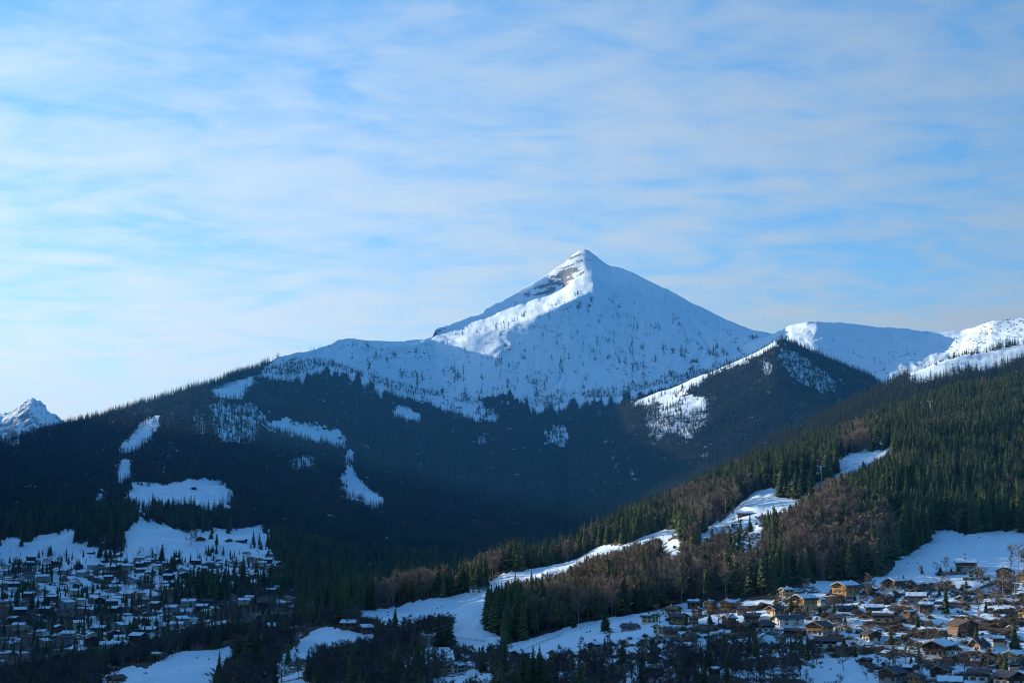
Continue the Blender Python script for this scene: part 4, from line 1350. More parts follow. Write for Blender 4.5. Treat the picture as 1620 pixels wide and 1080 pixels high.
HOUSES = [
    # u0, u1, v base, front, lower wall, upper wall, roof, snow, label, extras
    (1234, 1258, 944, -62, "cream", "cream", "slate", "both", "small cream house with snowy roof at the wood's edge, uphill of the balconied yellow chalet", dict(balcony=False)),
    (1318, 1368, 942, -50, "honey", "orange", "slate", "both", "large sunlit orange timber chalet alone on a snowy lawn below the wood", dict(ratio=1.35)),
    (1252, 1299, 963, -52, "cream", "honey", "slate", "both", "sunlit yellow chalet with two balconies and snowy roof beside a dark spruce", dict(storeys=3, ratio=1.15)),
    (1213, 1245, 975, -55, "cream", "brown", "slate", "none", "small bare-roofed chalet half hidden behind two slim spruces", dict(balcony=False)),
    (1222, 1278, 990, -68, "white", "white", "slate", "none", "long dark-roofed hall with a white window band, highest of the roofed complex", dict(balcony=False, ratio=2.0, storeys=2, pitch=0.36, trim=M_GREENROOF)),
    (1189, 1232, 1000, -48, "white", "dark", "slate", "none", "dark-roofed gabled wing joined in front of the long white hall", dict(balcony=False, ratio=1.5, trim=M_GREENROOF)),
    (1168, 1195, 1002, -40, "stone", "brown", "slate", "none", "brown gabled chalet with white balcony at the left end of the dark-roofed complex", dict()),
    (1276, 1326, 1007, -42, "white", "orange", "brown", "none", "two-gabled brown chalet with lit wooden balcony and white ground floor", dict(ratio=1.1)),
    (1288, 1331, 1026, 74, "white", "dark", "slate", "none", "long grey-roofed house with white ground floor seen side-on below the two-gabled chalet", dict(balcony=False, ratio=1.5)),
    (1366, 1398, 1015, 12, "white", "brown", "slate", "right", "white house with brown shutters and one strip of roof snow above the dark hedge", dict()),
    (1324, 1352, 967, 80, "dark", "dark", "slate", "none", "low black-roofed barn below the snowy lawn of the orange chalet", dict(balcony=False, storeys=1, ratio=1.6)),
    (1368, 1403, 972, 78, "brown", "brown", "slate", "both", "brown house under a thick white snow roof, uphill of its twin with a melted edge", dict(balcony=False, ratio=1.4)),
    (1380, 1420, 985, 72, "cream", "brown", "brown", "patch", "brown house with a half-melted snow roof amid garden bushes", dict(ratio=1.4)),
    (1177, 1204, 986, 78, "grey", "brown", "slate", "none", "grey-roofed house behind the dark-roofed complex next to yellowish bushes", dict(balcony=False)),
    (1240, 1288, 1005, 66, "dark", "dark", "slate", "none", "very long low barn with a pale green roof edge running uphill", dict(balcony=False, storeys=1, ratio=3.2, pitch=0.3, trim=M_GREENROOF, chimney=False)),
    (1284, 1307, 1041, 58, "white", "white", "slate", "none", "small dark-roofed house with white gable above the shaded orchard", dict(balcony=False)),
    (1402, 1437, 932, -56, "cream", "brown", "slate", "both", "chalet with thick snowy roof and lit balcony at the foot of the shaded meadow", dict(storeys=3)),
    (1512, 1551, 903, 76, "grey", "brown", "brown", "both", "topmost brown house with white snow roof on the meadow rim", dict(ratio=1.3)),
    (1533, 1563, 914, -38, "white", "grey", "brown", "none", "white-fronted house with a plain slanting brown roof under the topmost house", dict(balcony=False)),
    (1577, 1609, 915, -42, "honey", "honey", "brown", "none", "bright yellow sunlit chalet with a white balcony near the right edge", dict(storeys=3)),
    (1610, 1642, 921, -46, "honey", "orange", "brown", "none", "sunlit orange chalet cut by the right edge beside the bright yellow one", dict()),
    (1434, 1473, 956, 70, "grey", "grey", "brown", "both", "grey house with a snow-covered roof left of the tall village spruce", dict(balcony=False)),
    (1453, 1482, 968, 76, "stone", "brown", "slate", "both", "stone-based house with horned snow roof directly below the grey snowy-roofed one", dict(balcony=False)),
    (1503, 1555, 1005, 16, "stone", "brown", "brown", "none", "broad brown chalet showing its wide gable on the terraced snow slope", dict(storeys=2, ratio=0.9, scale=0.94)),
    (1534, 1571, 1026, -50, "white", "orange", "slate", "none", "steep-roofed little house with a glowing orange triangular gable", dict(pitch=0.95, balcony=False, storeys=1, ratio=1.3)),
    (1461, 1525, 1041, -36, "white", "dark", "slate", "right", "wide dark chalet with one snow-covered roof slope in front of the long hedge", dict(ratio=1.4)),
    (1396, 1417, 1040, 20, "dark", "dark", "slate", "left", "small dark garden shed on the snow left of the wide dark chalet", dict(balcony=False, storeys=1, cat="shed", name="garden_shed", chimney=False)),
    (1470, 1519, 1073, -30, "white", "dark", "slate", "none", "dark brown chalet with white-framed window and white ground floor at the bottom", dict(ratio=1.6)),
    (1437, 1471, 1088, -38, "orange", "orange", "slate", "none", "bright orange timber house cut by the bottom edge", dict(balcony=False)),
    (1390, 1445, 1082, -40, "grey", "brown", "slate", "none", "large grey-roofed double chalet at the bottom left of the orange timber house", dict(ratio=1.3)),
    (1484, 1532, 1095, 70, "white", "brown", "slate", "both", "house at the bottom edge of which mostly the snowy roof shows", dict(balcony=False, ratio=1.4)),
    (1531, 1576, 1079, 62, "white", "brown", "slate", "none", "grey-roofed brown house at the bottom with a white side gable", dict(ratio=1.3)),
    (1577, 1627, 1083, 24, "white", "dark", "slate", "none", "big black-gabled house with white base in the bottom right corner", dict(ratio=1.1)),
    (1587, 1623, 1049, -38, "white", "cream", "slate", "both", "sunlit white chalet with pale balcony right of the broad dark garden spruce", dict()),
    (1611, 1640, 977, -46, "cream", "honey", "slate", "none", "yellow gable peeping in at the right edge above the snowy terrace", dict()),
    (1013, 1045, 985, 52, "cream", "cream", "slate", "patch", "house with sunlit cream side wall and dark gable beside the white field", dict(balcony=False)),
    (980, 1014, 997, 62, "grey", "grey", "slate", "none", "grey low house in front of the white field, leftmost of the upper chalets", dict(balcony=False, storeys=1)),
    (1051, 1082, 973, 50, "cream", "brown", "slate", "none", "brown gabled house highest in the left row under the wood", dict(balcony=False)),
    (1060, 1093, 986, 52, "honey", "brown", "slate", "none", "house with honey side wall and big dark gable in the middle of the chalet row", dict(balcony=False)),
    (1086, 1116, 962, 60, "dark", "dark", "slate", "patch", "dark wooden house right below the wood, left of two bright twin gables", dict(balcony=False)),
    (1113, 1137, 963, -34, "honey", "honey", "slate", "patch", "left one of two sunlit yellow twin gables under the wood", dict()),
    (1138, 1168, 964, -34, "honey", "honey", "slate", "right", "right one of two sunlit yellow twin gables under the wood", dict()),
    (1095, 1113, 975, -40, "cream", "cream", "slate", "none", "small sunlit cream gable tucked below the twin yellow gables", dict(balcony=False)),
    (1090, 1107, 987, -40, "cream", "honey", "slate", "none", "small sunlit gable beside the round dark garden tree", dict(balcony=False)),
    (1141, 1169, 988, -58, "brown", "red", "slate", "right", "reddish chalet with violet snowy roof beside a yellow bush", dict(balcony=False)),
    (1032, 1065, 1003, -48, "cream", "cream", "slate", "right", "cream gabled house with sunlit front left of the red timber chalet", dict(balcony=False)),
    (1077, 1108, 1017, -56, "red", "red", "slate", "none", "red timber chalet with steel-blue roof and sunlit gable", dict(balcony=False)),
    (1065, 1099, 1033, 80, "brown", "brown", "slate", "both", "brown house with pale frosted roof side-on below the red timber chalet", dict(balcony=False, ratio=1.5)),
    (1021, 1054, 1071, 76, "brown", "dark", "slate", "both", "lone house with pale blue roof deep in the shaded thicket", dict(balcony=False, ratio=1.4)),
    (866, 902, 1044, -46, "white", "orange", "slate", "both", "sunlit orange chalet with snow roof under the fenced snow bank", dict()),
    (805, 841, 1045, -40, "cream", "dark", "slate", "both", "dark chalet with snowy roof left of the orange one under the snow bank", dict()),
    (770, 798, 1041, -46, "orange", "orange", "slate", "patch", "small orange-fronted cabin at the foot of the ski slope", dict(balcony=False)),
    (820, 862, 1085, 76, "brown", "brown", "slate", "both", "house with a wide snowy roof and two chimneys at the bottom edge", dict(balcony=False, ratio=1.5)),
    (783, 812, 1084, 60, "dark", "dark", "slate", "patch", "dark house at the bottom edge left of the wide snowy roof", dict(balcony=False)),
    (933, 971, 1041, 66, "white", "brown", "brown", "none", "long brown farmhouse below the snow bank beside a big spruce", dict(ratio=1.5)),
    (416, 448, 998, -58, "brown", "brown", "slate", "both", "shaded brown chalet with snowy roof farthest left along the wood below the mountain", dict(balcony=False)),
    (536, 567, 996, 78, "brown", "dark", "slate", "both", "left one of two shaded snow-roofed chalets above the small white yard", dict(ratio=1.4)),
    (565, 592, 1003, -62, "brown", "dark", "slate", "both", "right one of two shaded snow-roofed chalets above the small white yard", dict(balcony=False)),
    (741, 769, 939, 74, "white", "white", "slate", "none", "long white farmhouse with grey roof at the rim of the ski slope", dict(balcony=False, ratio=1.7)),
    (705, 738, 1063, -30, "white", "white", "slate", "both", "shaded white house beside the piste in the lower middle", dict(balcony=False)),
    (505, 533, 966, 70, "grey", "brown", "slate", "both", "shaded house with snow roof amid trees left of the ski slope's end", dict(balcony=False)),
    (163, 197, 1084, -35, "cream", "brown", "brown", "none", "shaded house with pale gable at the bottom of the left snow field", dict(balcony=False)),
    (134, 161, 1082, 66, "dark", "dark", "slate", "none", "dark roof at the bottom edge left of the pale-gabled house", dict(balcony=False)),
    (234, 261, 1044, 70, "brown", "brown", "brown", "patch", "brown shaded chalet at the top corner of the left snow field", dict(balcony=False)),
    (165, 183, 1062, 72, "brown", "dark", "slate", "none", "small dark roofed barn left of the snow field", dict(balcony=False, storeys=1)),
    (1165, 1193, 816, 82, "brown", "brown", "slate", "both", "mountain hut with pale snow roof on the sunlit ski piste", dict(balcony=False, storeys=1, ratio=1.7, name="mountain_hut", cat="hut", chimney=False)),
    (306, 325, 855, 10, "brown", "brown", "slate", "both", "lone barn on the shaded white field above the left village", dict(balcony=False, storeys=1, detail=False, name="barn", cat="barn", chimney=False)),
    (354, 368, 857, 20, "brown", "dark", "slate", "both", "left one of two barns at the right end of the shaded white field", dict(balcony=False, storeys=1, detail=False, name="barn", cat="barn", chimney=False)),
    (371, 390, 858, 70, "brown", "dark", "slate", "both", "right one of two barns at the right end of the shaded white field", dict(balcony=False, storeys=1, detail=False, name="barn", cat="barn", chimney=False)),
    (136, 149, 876, 75, "brown", "dark", "slate", "both", "small hay barn alone on the white field at far left", dict(balcony=False, storeys=1, detail=False, name="barn", cat="barn", chimney=False)),
    (214, 245, 885, 72, "white", "white", "slate", "both", "large white building at the upper edge of the left valley village", dict(balcony=False, detail=False, ratio=1.5)),
    (300, 311, 774, 15, "dark", "dark", "slate", "patch", "tiny farmhouse on the snowy clearing halfway up the wooded mountain", dict(balcony=False, storeys=1, detail=False, name="farmhouse", chimney=False)),
    (505, 516, 678, 75, "dark", "dark", "slate", "both", "upper one of two tiny alpine barns on the high snow strip", dict(balcony=False, storeys=1, detail=False, name="barn", cat="barn", chimney=False)),
    (530, 540, 693, 75, "dark", "dark", "slate", "both", "lower one of two tiny alpine barns on the high snow strip", dict(balcony=False, storeys=1, detail=False, name="barn", cat="barn", chimney=False)),
]
for h_ in HOUSES:
    kw = dict(h_[9])
    kw.setdefault("scale", 1.0)
    house(*h_[:9], **kw)

# smaller chalets that fill the gaps of the village, half hidden by gardens
n_f, tries = 0, 0
while n_f < 28 and tries < 3000:
    tries += 1
    uu, vv = random.uniform(880, 1615), random.uniform(930, 1084)
    ok_ = inside(VILLAGE, np.array([uu]), np.array([vv]))[0] or inside(THICKET, np.array([uu]), np.array([vv]))[0]
    if not ok_ or inside_any(PISTE, np.array([uu]), np.array([vv]))[0] or vv < np.interp(uu, [800, 960, 1050, 1160, 1270, 1400, 1480, 1620], [1050, 1018, 982, 968, 955, 945, 935, 935]):
        continue
    q = hit(uu, vv)[0]
    if any((q.x - a_) ** 2 + (q.y + 4 - b_) ** 2 < (c_ + 4.0) ** 2 for a_, b_, c_ in FOOT):
        continue
    wpx = random.uniform(17, 27)
    sn = random.choice(("both", "patch", "none", "none", "left", "right"))
    zone = "left of the dark-roofed complex" if uu < 1180 else ("around the dark-roofed complex" if uu < 1390 else "on the terraces below the sunlit meadow")
    house(uu - wpx / 2, uu + wpx / 2, vv, random.choice((-50, -40, 70, 78, 60, -35)), random.choice(("white", "grey", "stone", "cream")), random.choice(("brown", "dark", "dark", "brown", "grey")),
          random.choice(("slate", "slate", "brown")), sn, "small %s chalet tucked among garden shrubs %s" % ("snow-roofed" if sn in ("both", "left", "right") else "dark-roofed", zone),
          balcony=False, detail=False, storeys=random.choice((1, 2)), group="small chalets between the named ones", name="small_chalet", chimney=random.random() < 0.5)
    n_f += 1

# the ridge-top lift station beyond the conical hill
st = hit(1284, 512, ("snowy_ridge",))
if st:
    t = thing("lift_station", "flat dark lift station on the crest of the snowy ridge", "building", st[0] + Vector((0, 40, -4)), 0.1)
    b = MB(); b.box(-26, 26, -9, 9, -6, 8); b.obj("wall", WALLS["dark"], t)
    b = MB(); b.prism([(-30, 8.01), (30, 8.01), (30, 9.5), (0, 11.5), (-30, 9.5)], -11, 11); b.obj("roof", M_SLATE, t)

# --- the shaded village of the left valley: small houses, alike from here
FAR_W = [WALLS[k_] for k_ in ("brown", "dark", "white", "grey", "cream", "brown")]
far_protos = []
for i in range(6):
    wd, ln, hh, pt = (9, 11, 8, 12, 10, 9)[i], (12, 13, 10, 16, 12, 15)[i], (4.5, 5.5, 4.0, 6.0, 5.0, 4.5)[i], 0.42
    w2, l2 = wd / 2, ln / 2
    b = MB(); b.prism([(-w2, -4), (w2, -4), (w2, hh), (0, hh + w2 * pt), (-w2, hh)], -l2, l2)
    r_ = MB(); r_.prism(chevron(w2, 0.9, pt, hh, 0.05, 0.25), -l2 - 1, l2 + 1)
    s_ = MB(); s_.prism(chevron(w2, 0.75, pt, hh, 0.31, 0.3), -l2 - 0.85, l2 + 0.85)
    far_protos.append((b.mesh("far_wall", [FAR_W[i]]), r_.mesh("far_roof", [M_SLATE if i % 2 else M_BROWNROOF]), s_.mesh("far_roof_snow", [M_SNOW])))


def far_house(x, y, z, i, rz, label, group, snowy):
    t = thing("village_house", label, "house", (x, y, z), rz, group)
    link_mesh("wall", far_protos[i][0], t)
    ro = link_mesh("roof", far_protos[i][1], t)
    if snowy:
        link_mesh("snow_cover", far_protos[i][2], ro)
    FOOT.append((x, y, 8))


def far_village(poly, n, sp, label_s, label_b, group, psnow):
    us_, vs_ = [q[0] for q in poly], [q[1] for q in poly]
    got, tries = [], 0
    while len(got) < n and tries < n * 60:
        tries += 1
        uu, vv = random.uniform(min(us_), max(us_)), random.uniform(min(vs_), max(vs_))
        if uu < 2 or uu > 1618 or not inside(poly, np.array([uu]), np.array([vv]))[0]:
            continue
        h_ = hit(uu, vv, ("great_mountain",))
        if h_ is None:
            continue
        q = h_[0]
        if any((q.x - a_) ** 2 + (q.y - b_) ** 2 < sp * sp for a_, b_ in got) or any((q.x - a_) ** 2 + (q.y - b_) ** 2 < (c_ + 8) ** 2 for a_, b_, c_ in FOOT):
            continue
        got.append((q.x, q.y))
        sn = random.random() < psnow
        far_house(q.x, q.y, q.z, random.randrange(6), R(random.choice((70, 80, -60, 20, -25, 95)) + random.uniform(-12, 12)), label_s if sn else label_b, group, sn)


far_village([(0, 880), (60, 880), (125, 895), (200, 885), (330, 886), (430, 872), (448, 895), (440, 922), (300, 922), (240, 942), (200, 958), (60, 955), (0, 945)], 76, 20,
            "small snow-roofed house in the shaded village below the white fields", "small bare-roofed house in the shaded village below the white fields", "houses of the left valley village", 0.8)
far_village([(0, 940), (60, 955), (200, 962), (300, 930), (440, 925), (470, 950), (420, 985), (340, 1000), (250, 1045), (60, 1030), (0, 1000)], 34, 26, "scattered snow-roofed house among dark brush between village and hamlet", "scattered bare-roofed house among dark brush between village and hamlet", "scattered houses of the left valley", 0.8)
far_village(VILLAGE_LOW, 32, 19, "small snow-roofed house in the dark hamlet on the valley floor", "small bare-roofed house in the dark hamlet on the valley floor", "houses of the valley floor hamlet", 0.7)

# ------------------------------------------------------------------ garden trees, bushes, hedges of the near village


def put_tree(u_, vb, vt, kind, label, wide=1.0, var=None, group=None):
    h_ = hit(u_, vb)
    if not h_:
        return
    q = h_[0]
    ht = (vb - vt) * q.y / F_PX
    pair = (CON if kind == "c" else BARE)[var if var is not None else random.randrange(6)]
    plant("spruce_tree" if kind == "c" else "bare_tree", pair, label, "tree", (q.x, q.y, q.z), random.uniform(0, 6.28), (ht * wide, ht * wide, ht), group)
    FOOT.append((q.x, q.y, 1.5))


for args in [
    (1497, 970, 926, "c", "tall slim spruce standing alone amid the chalets, beside a brown bush", 1.1, 4),
    (1252, 971, 940, "c", "slim spruce in front of the balconied yellow chalet", 0.9, 2),
    (1227, 974, 948, "c", "slim spruce beside the small bare-roofed chalet", 0.9, 5),
    (932, 1070, 1026, "c", "broad dark spruce in front of the long brown farmhouse", 1.35, 3),
    (957, 1001, 944, "c", "tall spruce at the wood's corner above the snow bank", 1.1, 1),
    (1582, 1054, 1031, "c", "broad squat garden spruce left of the sunlit white chalet", 1.7, 6),
    (1606, 1026, 984, "c", "full golden-lit spruce on the right edge of the terraced slope", 1.4, 3),
    (1488, 905, 895, "c", "round dark conifer on the meadow wall left of the larch", 2.4, 6),
    (1505, 905, 897, "c", "small dark conifer right of the larch on the meadow wall", 2.0, 6),
    (1516, 903, 893, "c", "dark conifer leaning on the topmost house", 2.2, 6),
    (1497, 904, 881, "d", "reddish bare larch on the wall under the shaded meadow", 1.2, 0),
    (596, 1026, 976, "c", "tall shaded spruce at the right corner of the small white yard", 1.2, 1),
    (625, 998, 963, "c", "broad shaded pine at the lower rim of the ski slope", 1.6, 3),
    (644, 995, 973, "d", "round bare tree beside the broad pine on the ski slope's rim", 1.4, 1),
    (674, 1004, 976, "c", "shaded spruce left of the lift pylon on the ski slope", 1.4, 0),
    (694, 1020, 973, "c", "left one of two big spruces right of the lower lift pylon", 1.3, 4),
    (710, 1018, 971, "c", "right one of two big spruces right of the lower lift pylon", 1.5, 3),
    (727, 1042, 1017, "c", "small spruce at the bottom of the ski slope", 1.2, 0),
    (346, 1076, 1031, "c", "left spruce at the right end of the lower left snow field", 1.2, 0),
    (358, 1076, 1038, "c", "shorter spruce at the right end of the lower left snow field", 1.2, 4),
    (395, 1052, 984, "c", "very tall dark spruce above the lower left snow field", 1.3, 3),
    (408, 1050, 996, "c", "dark spruce leaning against the tallest one above the left snow field", 1.2, 1),
    (1127, 872, 832, "c", "lone spruce on the sunlit snow under the mountain hut", 1.3, 3),
    (1140, 872, 843, "c", "shorter spruce right of the lone one under the mountain hut", 1.3, 1),
    (302, 843 + 20, 838, "d", "large round bare tree on the shaded white field", 1.6, 5),
    (256, 886, 860, "c", "pointed spruce on the village edge under the shaded white field", 1.5, 3),
    (334, 852, 838, "c", "square dark clump tree on the rim of the shaded white field", 1.8, 6),
    (384, 926, 880, "c", "tallest dark spruce of the left village", 1.5, 3),
    (370, 922, 890, "c", "second dark spruce left of the tallest in the left village", 1.5, 1),
    (1587, 940, 905, "d", "wide bare tree in front of the bright yellow chalet", 1.5, 1),
    (1606, 945, 908, "d", "wide bare tree at the right edge below the orange chalet", 1.6, 5),
    (1570, 958, 925, "d", "tall slim bare tree on the sunlit snow below the yellow chalet", 1.1, 2),
    (1580, 960, 922, "d", "second slim bare tree on the sunlit snow below the yellow chalet", 1.0, 3),
    (1548, 962, 932, "d", "small bare tree on the sunlit snow bank", 1.3, 4),
    (1402, 952, 930, "d", "pale bare tree in front of the balconied chalet under the meadow", 1.7, 1),
    (1235, 1024, 995, "d", "bare tree in front of the snow heap by the dark-roofed complex", 1.5, 0),
    (1320, 974, 950, "c", "feathery conifer on the sunlit lawn edge", 1.3, 5),
    (1612, 905, 862, "d", "reddish bare tree at the right end of the shaded meadow", 1.2, 4),
    (1600, 893, 862, "d", "slim reddish bare tree left of the one at the meadow's right end", 1.1, 3),
    (1244, 1035, 1000, "d", "tall bare birch left of the small white-gabled house", 1.0, 2),
]:
    put_tree(*args[:5], wide=args[5], var=args[6])
# shaded clumps of the left village, spruces one cannot tell apart
for (uu, vv, tt, n_, du) in [(330, 944, 897, 9, 26), (275, 955, 925, 9, 24), (70, 912, 888, 6, 12), (170, 884, 864, 9, 14), (28, 905, 885, 4, 10), (342, 876, 862, 6, 14), (270, 900, 872, 3, 8), (60, 960, 940, 8, 40), (192, 905, 884, 4, 12)]:
    for i in range(n_):
        put_tree(uu + random.uniform(-du, du), vv + random.uniform(-6, 5), tt + random.uniform(-4, 8), "c", "dark spruce in a shaded clump of the left valley village", random.uniform(1.1, 1.6), None, "spruce clumps of the left village")
# stand at the right rim of the lower slope
for i in range(26):
    put_tree(random.uniform(770, 838), random.uniform(978, 1004), random.uniform(922, 940), "c", "tall dark spruce in the stand bordering the lower ski slope", random.uniform(0.9, 1.2), None, "dark green spruce in the stand bordering the lower ski slope")
# clump beside the upper piste, and the one under the pylon
for i in range(30):
    uu = random.uniform(1236, 1320)
    put_tree(uu, np.interp(uu, [1236, 1280, 1320], [788, 782, 752]) + random.uniform(-10, 0), random.uniform(702, 722), "c", "tall dense spruce in the sunlit clump above the upper piste", random.uniform(0.9, 1.2), None, "sunlit spruce clump above the upper piste")


def near_house(x, y, pad=0.0):
    return any((x - a_) ** 2 + (y - b_) ** 2 < (c_ + pad) ** 2 for a_, b_, c_ in FOOT)


BUSH_ME = BUSH
ymin = lambda uu: float(np.interp(uu, [800, 960, 1050, 1160, 1270, 1400, 1480, 1620], [1045, 1010, 972, 955, 938, 920, 900, 890]))
n_b = 0
tries = 0
while n_b < 170 and tries < 4000:
    tries += 1
    uu, vv = random.uniform(800, 1618), random.uniform(890, 1082)
    if vv < ymin(uu) or not inside(VILLAGE, np.array([uu]), np.array([vv]))[0] or inside_any(PISTE, np.array([uu]), np.array([vv]))[0]:
        continue
    if float(fbm(np.array([uu / 60]), np.array([vv / 25]), 2, 71)[0]) < -0.12:
        continue
    q = hit(uu, vv)[0]
    if near_house(q.x, q.y, 0.2):
        continue
    sz = random.uniform(1.3, 3.4)
    part = "left" if uu < 1200 else ("middle" if uu < 1400 else "right")
    lab = {"left": "bushy brown garden shrub between the chalets under the wood", "middle": "bushy brown garden shrub around the dark-roofed complex and lawns",
           "right": "bushy brown garden shrub on the terraced slopes near the right edge"}[part]
    o = link_mesh("garden_bush", random.choice(BUSH))
    o.location, o.rotation_euler, o.scale = (q.x, q.y, q.z), (0, 0, random.uniform(0, 6.28)), (sz * 1.35, sz * 1.2, sz)
    o["label"], o["category"], o["group"] = lab, "bush", "garden shrubs of the village"
    n_b += 1
for i in range(190):
    uu, vv = random.uniform(810, 1618), random.uniform(900, 1080)
    if vv < ymin(uu) or not inside(VILLAGE, np.array([uu]), np.array([vv]))[0]:
        continue
    q = hit(uu, vv)[0]
    if near_house(q.x, q.y, 0.5):
        continue
    if random.random() < 0.3:
        ht = random.uniform(4, 9)
        plant("spruce_tree", random.choice(CON), "small garden conifer among the chalets", "tree", q, random.uniform(0, 6.28), (ht * 1.5, ht * 1.5, ht), "garden conifers of the village")
    else:
        ht = random.uniform(5, 10)
        plant("bare_tree", random.choice(BARE), "small leafless garden tree among the chalets", "tree", q, random.uniform(0, 6.28), (ht * 1.3, ht * 1.3, ht), "bare garden trees of the village")


# low undergrowth of the gardens, too small to count
pu_ = sample(G, 1 / 16.0, gr[g0 + 3], gr[g0 + 6] + 6, 800, 1640)
uu_, vv__ = to_px(pu_[:, 0], pu_[:, 1], pu_[:, 2])
nn_ = fbm(pu_[:, 0] / 20, pu_[:, 1] / 26, 3, 141)
ok_ = inside(VILLAGE, uu_, vv__) & ~inside_any(PISTE, uu_, vv__) & (vv__ > np.interp(uu_, [800, 960, 1050, 1160, 1270, 1400, 1480, 1620], [1045, 1010, 972, 955, 938, 920, 905, 895]))
ok_ &= (RNG.random(len(pu_)) < np.where(nn_ > 0.12, 0.8, np.where(nn_ > 0.02, 0.15, 0.008)))
fo = np.array(FOOT)
for a_, b_, c_ in fo:
    ok_ &= ((pu_[:, 0] - a_) ** 2 + (pu_[:, 1] - b_) ** 2) > (c_ * 0.9) ** 2
scatter("garden_undergrowth", "brown undergrowth and hedging between the village chalets", "shrubs", pu_[ok_], RNG.uniform(0, 6.28, ok_.sum()), scales(ok_.sum(), 0.9, 2.4, 0.3), P_BUSH)


# tufts and saplings that poke through the snow of the fields and runs
pt_ = sample(G, 1 / 120.0, gr[g0], gr[g0 + 6], -20, 1640)
ut_, vt_ = to_px(pt_[:, 0], pt_[:, 1], pt_[:, 2])
kt_ = inside_any(PISTE, ut_, vt_) & (RNG.random(len(pt_)) < np.clip(0.10 + 0.9 * fbm(pt_[:, 0] / 25, pt_[:, 1] / 25, 3, 151), 0.03, 0.7))
scatter("field_tufts", "small brown tufts and saplings poking through the snow fields", "shrubs", pt_[kt_], RNG.uniform(0, 6.28, kt_.sum()), scales(kt_.sum(), 0.35, 1.1, 0.3), P_BUSH)


def hedge(pts, ht, wd, label, mat=M_HEDGE, name="hedge"):
    """Clipped hedge along picture points; leaves spread through a long body."""
    rnd = random.Random(len(pts) * 31 + int(pts[0][0]))
    c = MB()
    q = [hit(*a_)[0] for a_ in pts]
    o0 = q[0].copy()
    for a_, b_ in zip(q[:-1], q[1:]):
        L = (b_ - a_).length
        d = (b_ - a_).normalized()
        sd = Vector((d.y, -d.x, 0)).normalized()
        n = int(L / 0.5)
        for i in range(n * 26):
            pp = a_ + d * rnd.uniform(0, L) + sd * rnd.uniform(-wd, wd) + Vector((0, 0, ht * rnd.random() ** 0.7 * (1 + 0.12 * math.sin(i))))
            s1 = Vector((rnd.uniform(-1, 1), rnd.uniform(-1, 1), rnd.uniform(-1, 1))) * 0.30
            s2 = Vector((rnd.uniform(-1, 1), rnd.uniform(-1, 1), rnd.uniform(-1, 1))) * 0.30
            pp = pp - o0
            c.add([pp, pp + s1, pp + s2], [(0, 1, 2)])
    o = c.obj(name, mat)
    o.location = o0
    o["label"], o["category"] = label, "hedge"


hedge([(1392, 1032), (1430, 1026), (1460, 1022), (1500, 1020), (1532, 1024)], 4.6, 1.6, "long tall dark green hedge across the lower village")
hedge([(1518, 970), (1545, 979), (1570, 987), (1588, 992)], 1.3, 0.8, "low dark hedge running diagonally down the shaded snow slope")
hedge([(1462, 1013), (1480, 1012), (1500, 1014)], 2.0, 0.7, "brown beech hedge above the curved snowy path", M_BUSH)
hedge([(1300, 985), (1335, 980), (1360, 984)], 2.2, 1.0, "olive hedge beneath the sunlit lawn beside the bushes", M_BUSH)
hedge([(1345, 1034), (1368, 1030), (1392, 1032)], 3.4, 1.3, "dark hedge left of the long tall hedge below the white shuttered house")
hedge([(1560, 1000), (1590, 1008), (1618, 1012)], 1.6, 0.8, "low dark hedge stepping down right of the broad brown chalet")
hedge([(1420, 962), (1445, 960), (1470, 976)], 2.0, 0.9, "brown hedge around the garden of the grey snow-roofed house", M_BUSH)
hedge([(1180, 1024), (1215, 1028), (1250, 1030)], 2.4, 1.1, "dark hedge below the ploughed snow heap")
hedge([(1060, 1045), (1100, 1042), (1150, 1040)], 2.6, 1.2, "dark hedge at the lower rim of the upper chalets above the thicket")
hedge([(1440, 1055), (1480, 1052), (1530, 1050)], 1.8, 0.8, "dark garden hedge in front of the wide dark chalet")
hedge([(1300, 975), (1318, 968), (1330, 962)], 1.8, 0.9, "olive hedge climbing beside the low black-roofed barn", M_BUSH)
hedge([(1590, 985), (1618, 984)], 3.2, 1.3, "black-green hedge by the right edge above the golden-lit spruce")


def wall_run(pts, ht, label, mat=M_STONE):
    q = [hit(*a_)[0] for a_ in pts]
    m = MB()
    o0 = q[0].copy()
    for a_, b_ in zip(q[:-1], q[1:]):
        d = (b_ - a_); d.z = 0; d.normalize()
        sd = Vector((d.y, -d.x, 0)) * 0.3
        A, B = a_ - o0, b_ - o0
        vs = [A - sd, A + sd, B + sd, B - sd]
        m.add([x_ + Vector((0, 0, -1.5)) for x_ in vs] + [x_ + Vector((0, 0, ht)) for x_ in vs], [(3, 2, 1, 0), (4, 5, 6, 7), (0, 1, 5, 4), (1, 2, 6, 5), (2, 3, 7, 6), (3, 0, 4, 7)])
    o = m.obj("retaining_wall", mat)
    o.location = o0
    o["label"], o["category"] = label, "wall"


wall_run([(1147, 1028), (1168, 1029), (1192, 1030)], 2.2, "grey concrete retaining wall under the snow heap", M_CONCRETE)
wall_run([(1480, 910), (1500, 909), (1530, 908)], 1.8, "brown stone wall along the meadow under the round conifers")
wall_run([(1545, 934), (1560, 928), (1580, 921)], 1.6, "stone terrace wall below the white-fronted house")

# post-and-rail fences
POST = MB(); POST.box(-0.07, 0.07, -0.07, 0.07, -0.4, 1.3)
POST_ME = POST.mesh("post", [WALLS["brown"]])


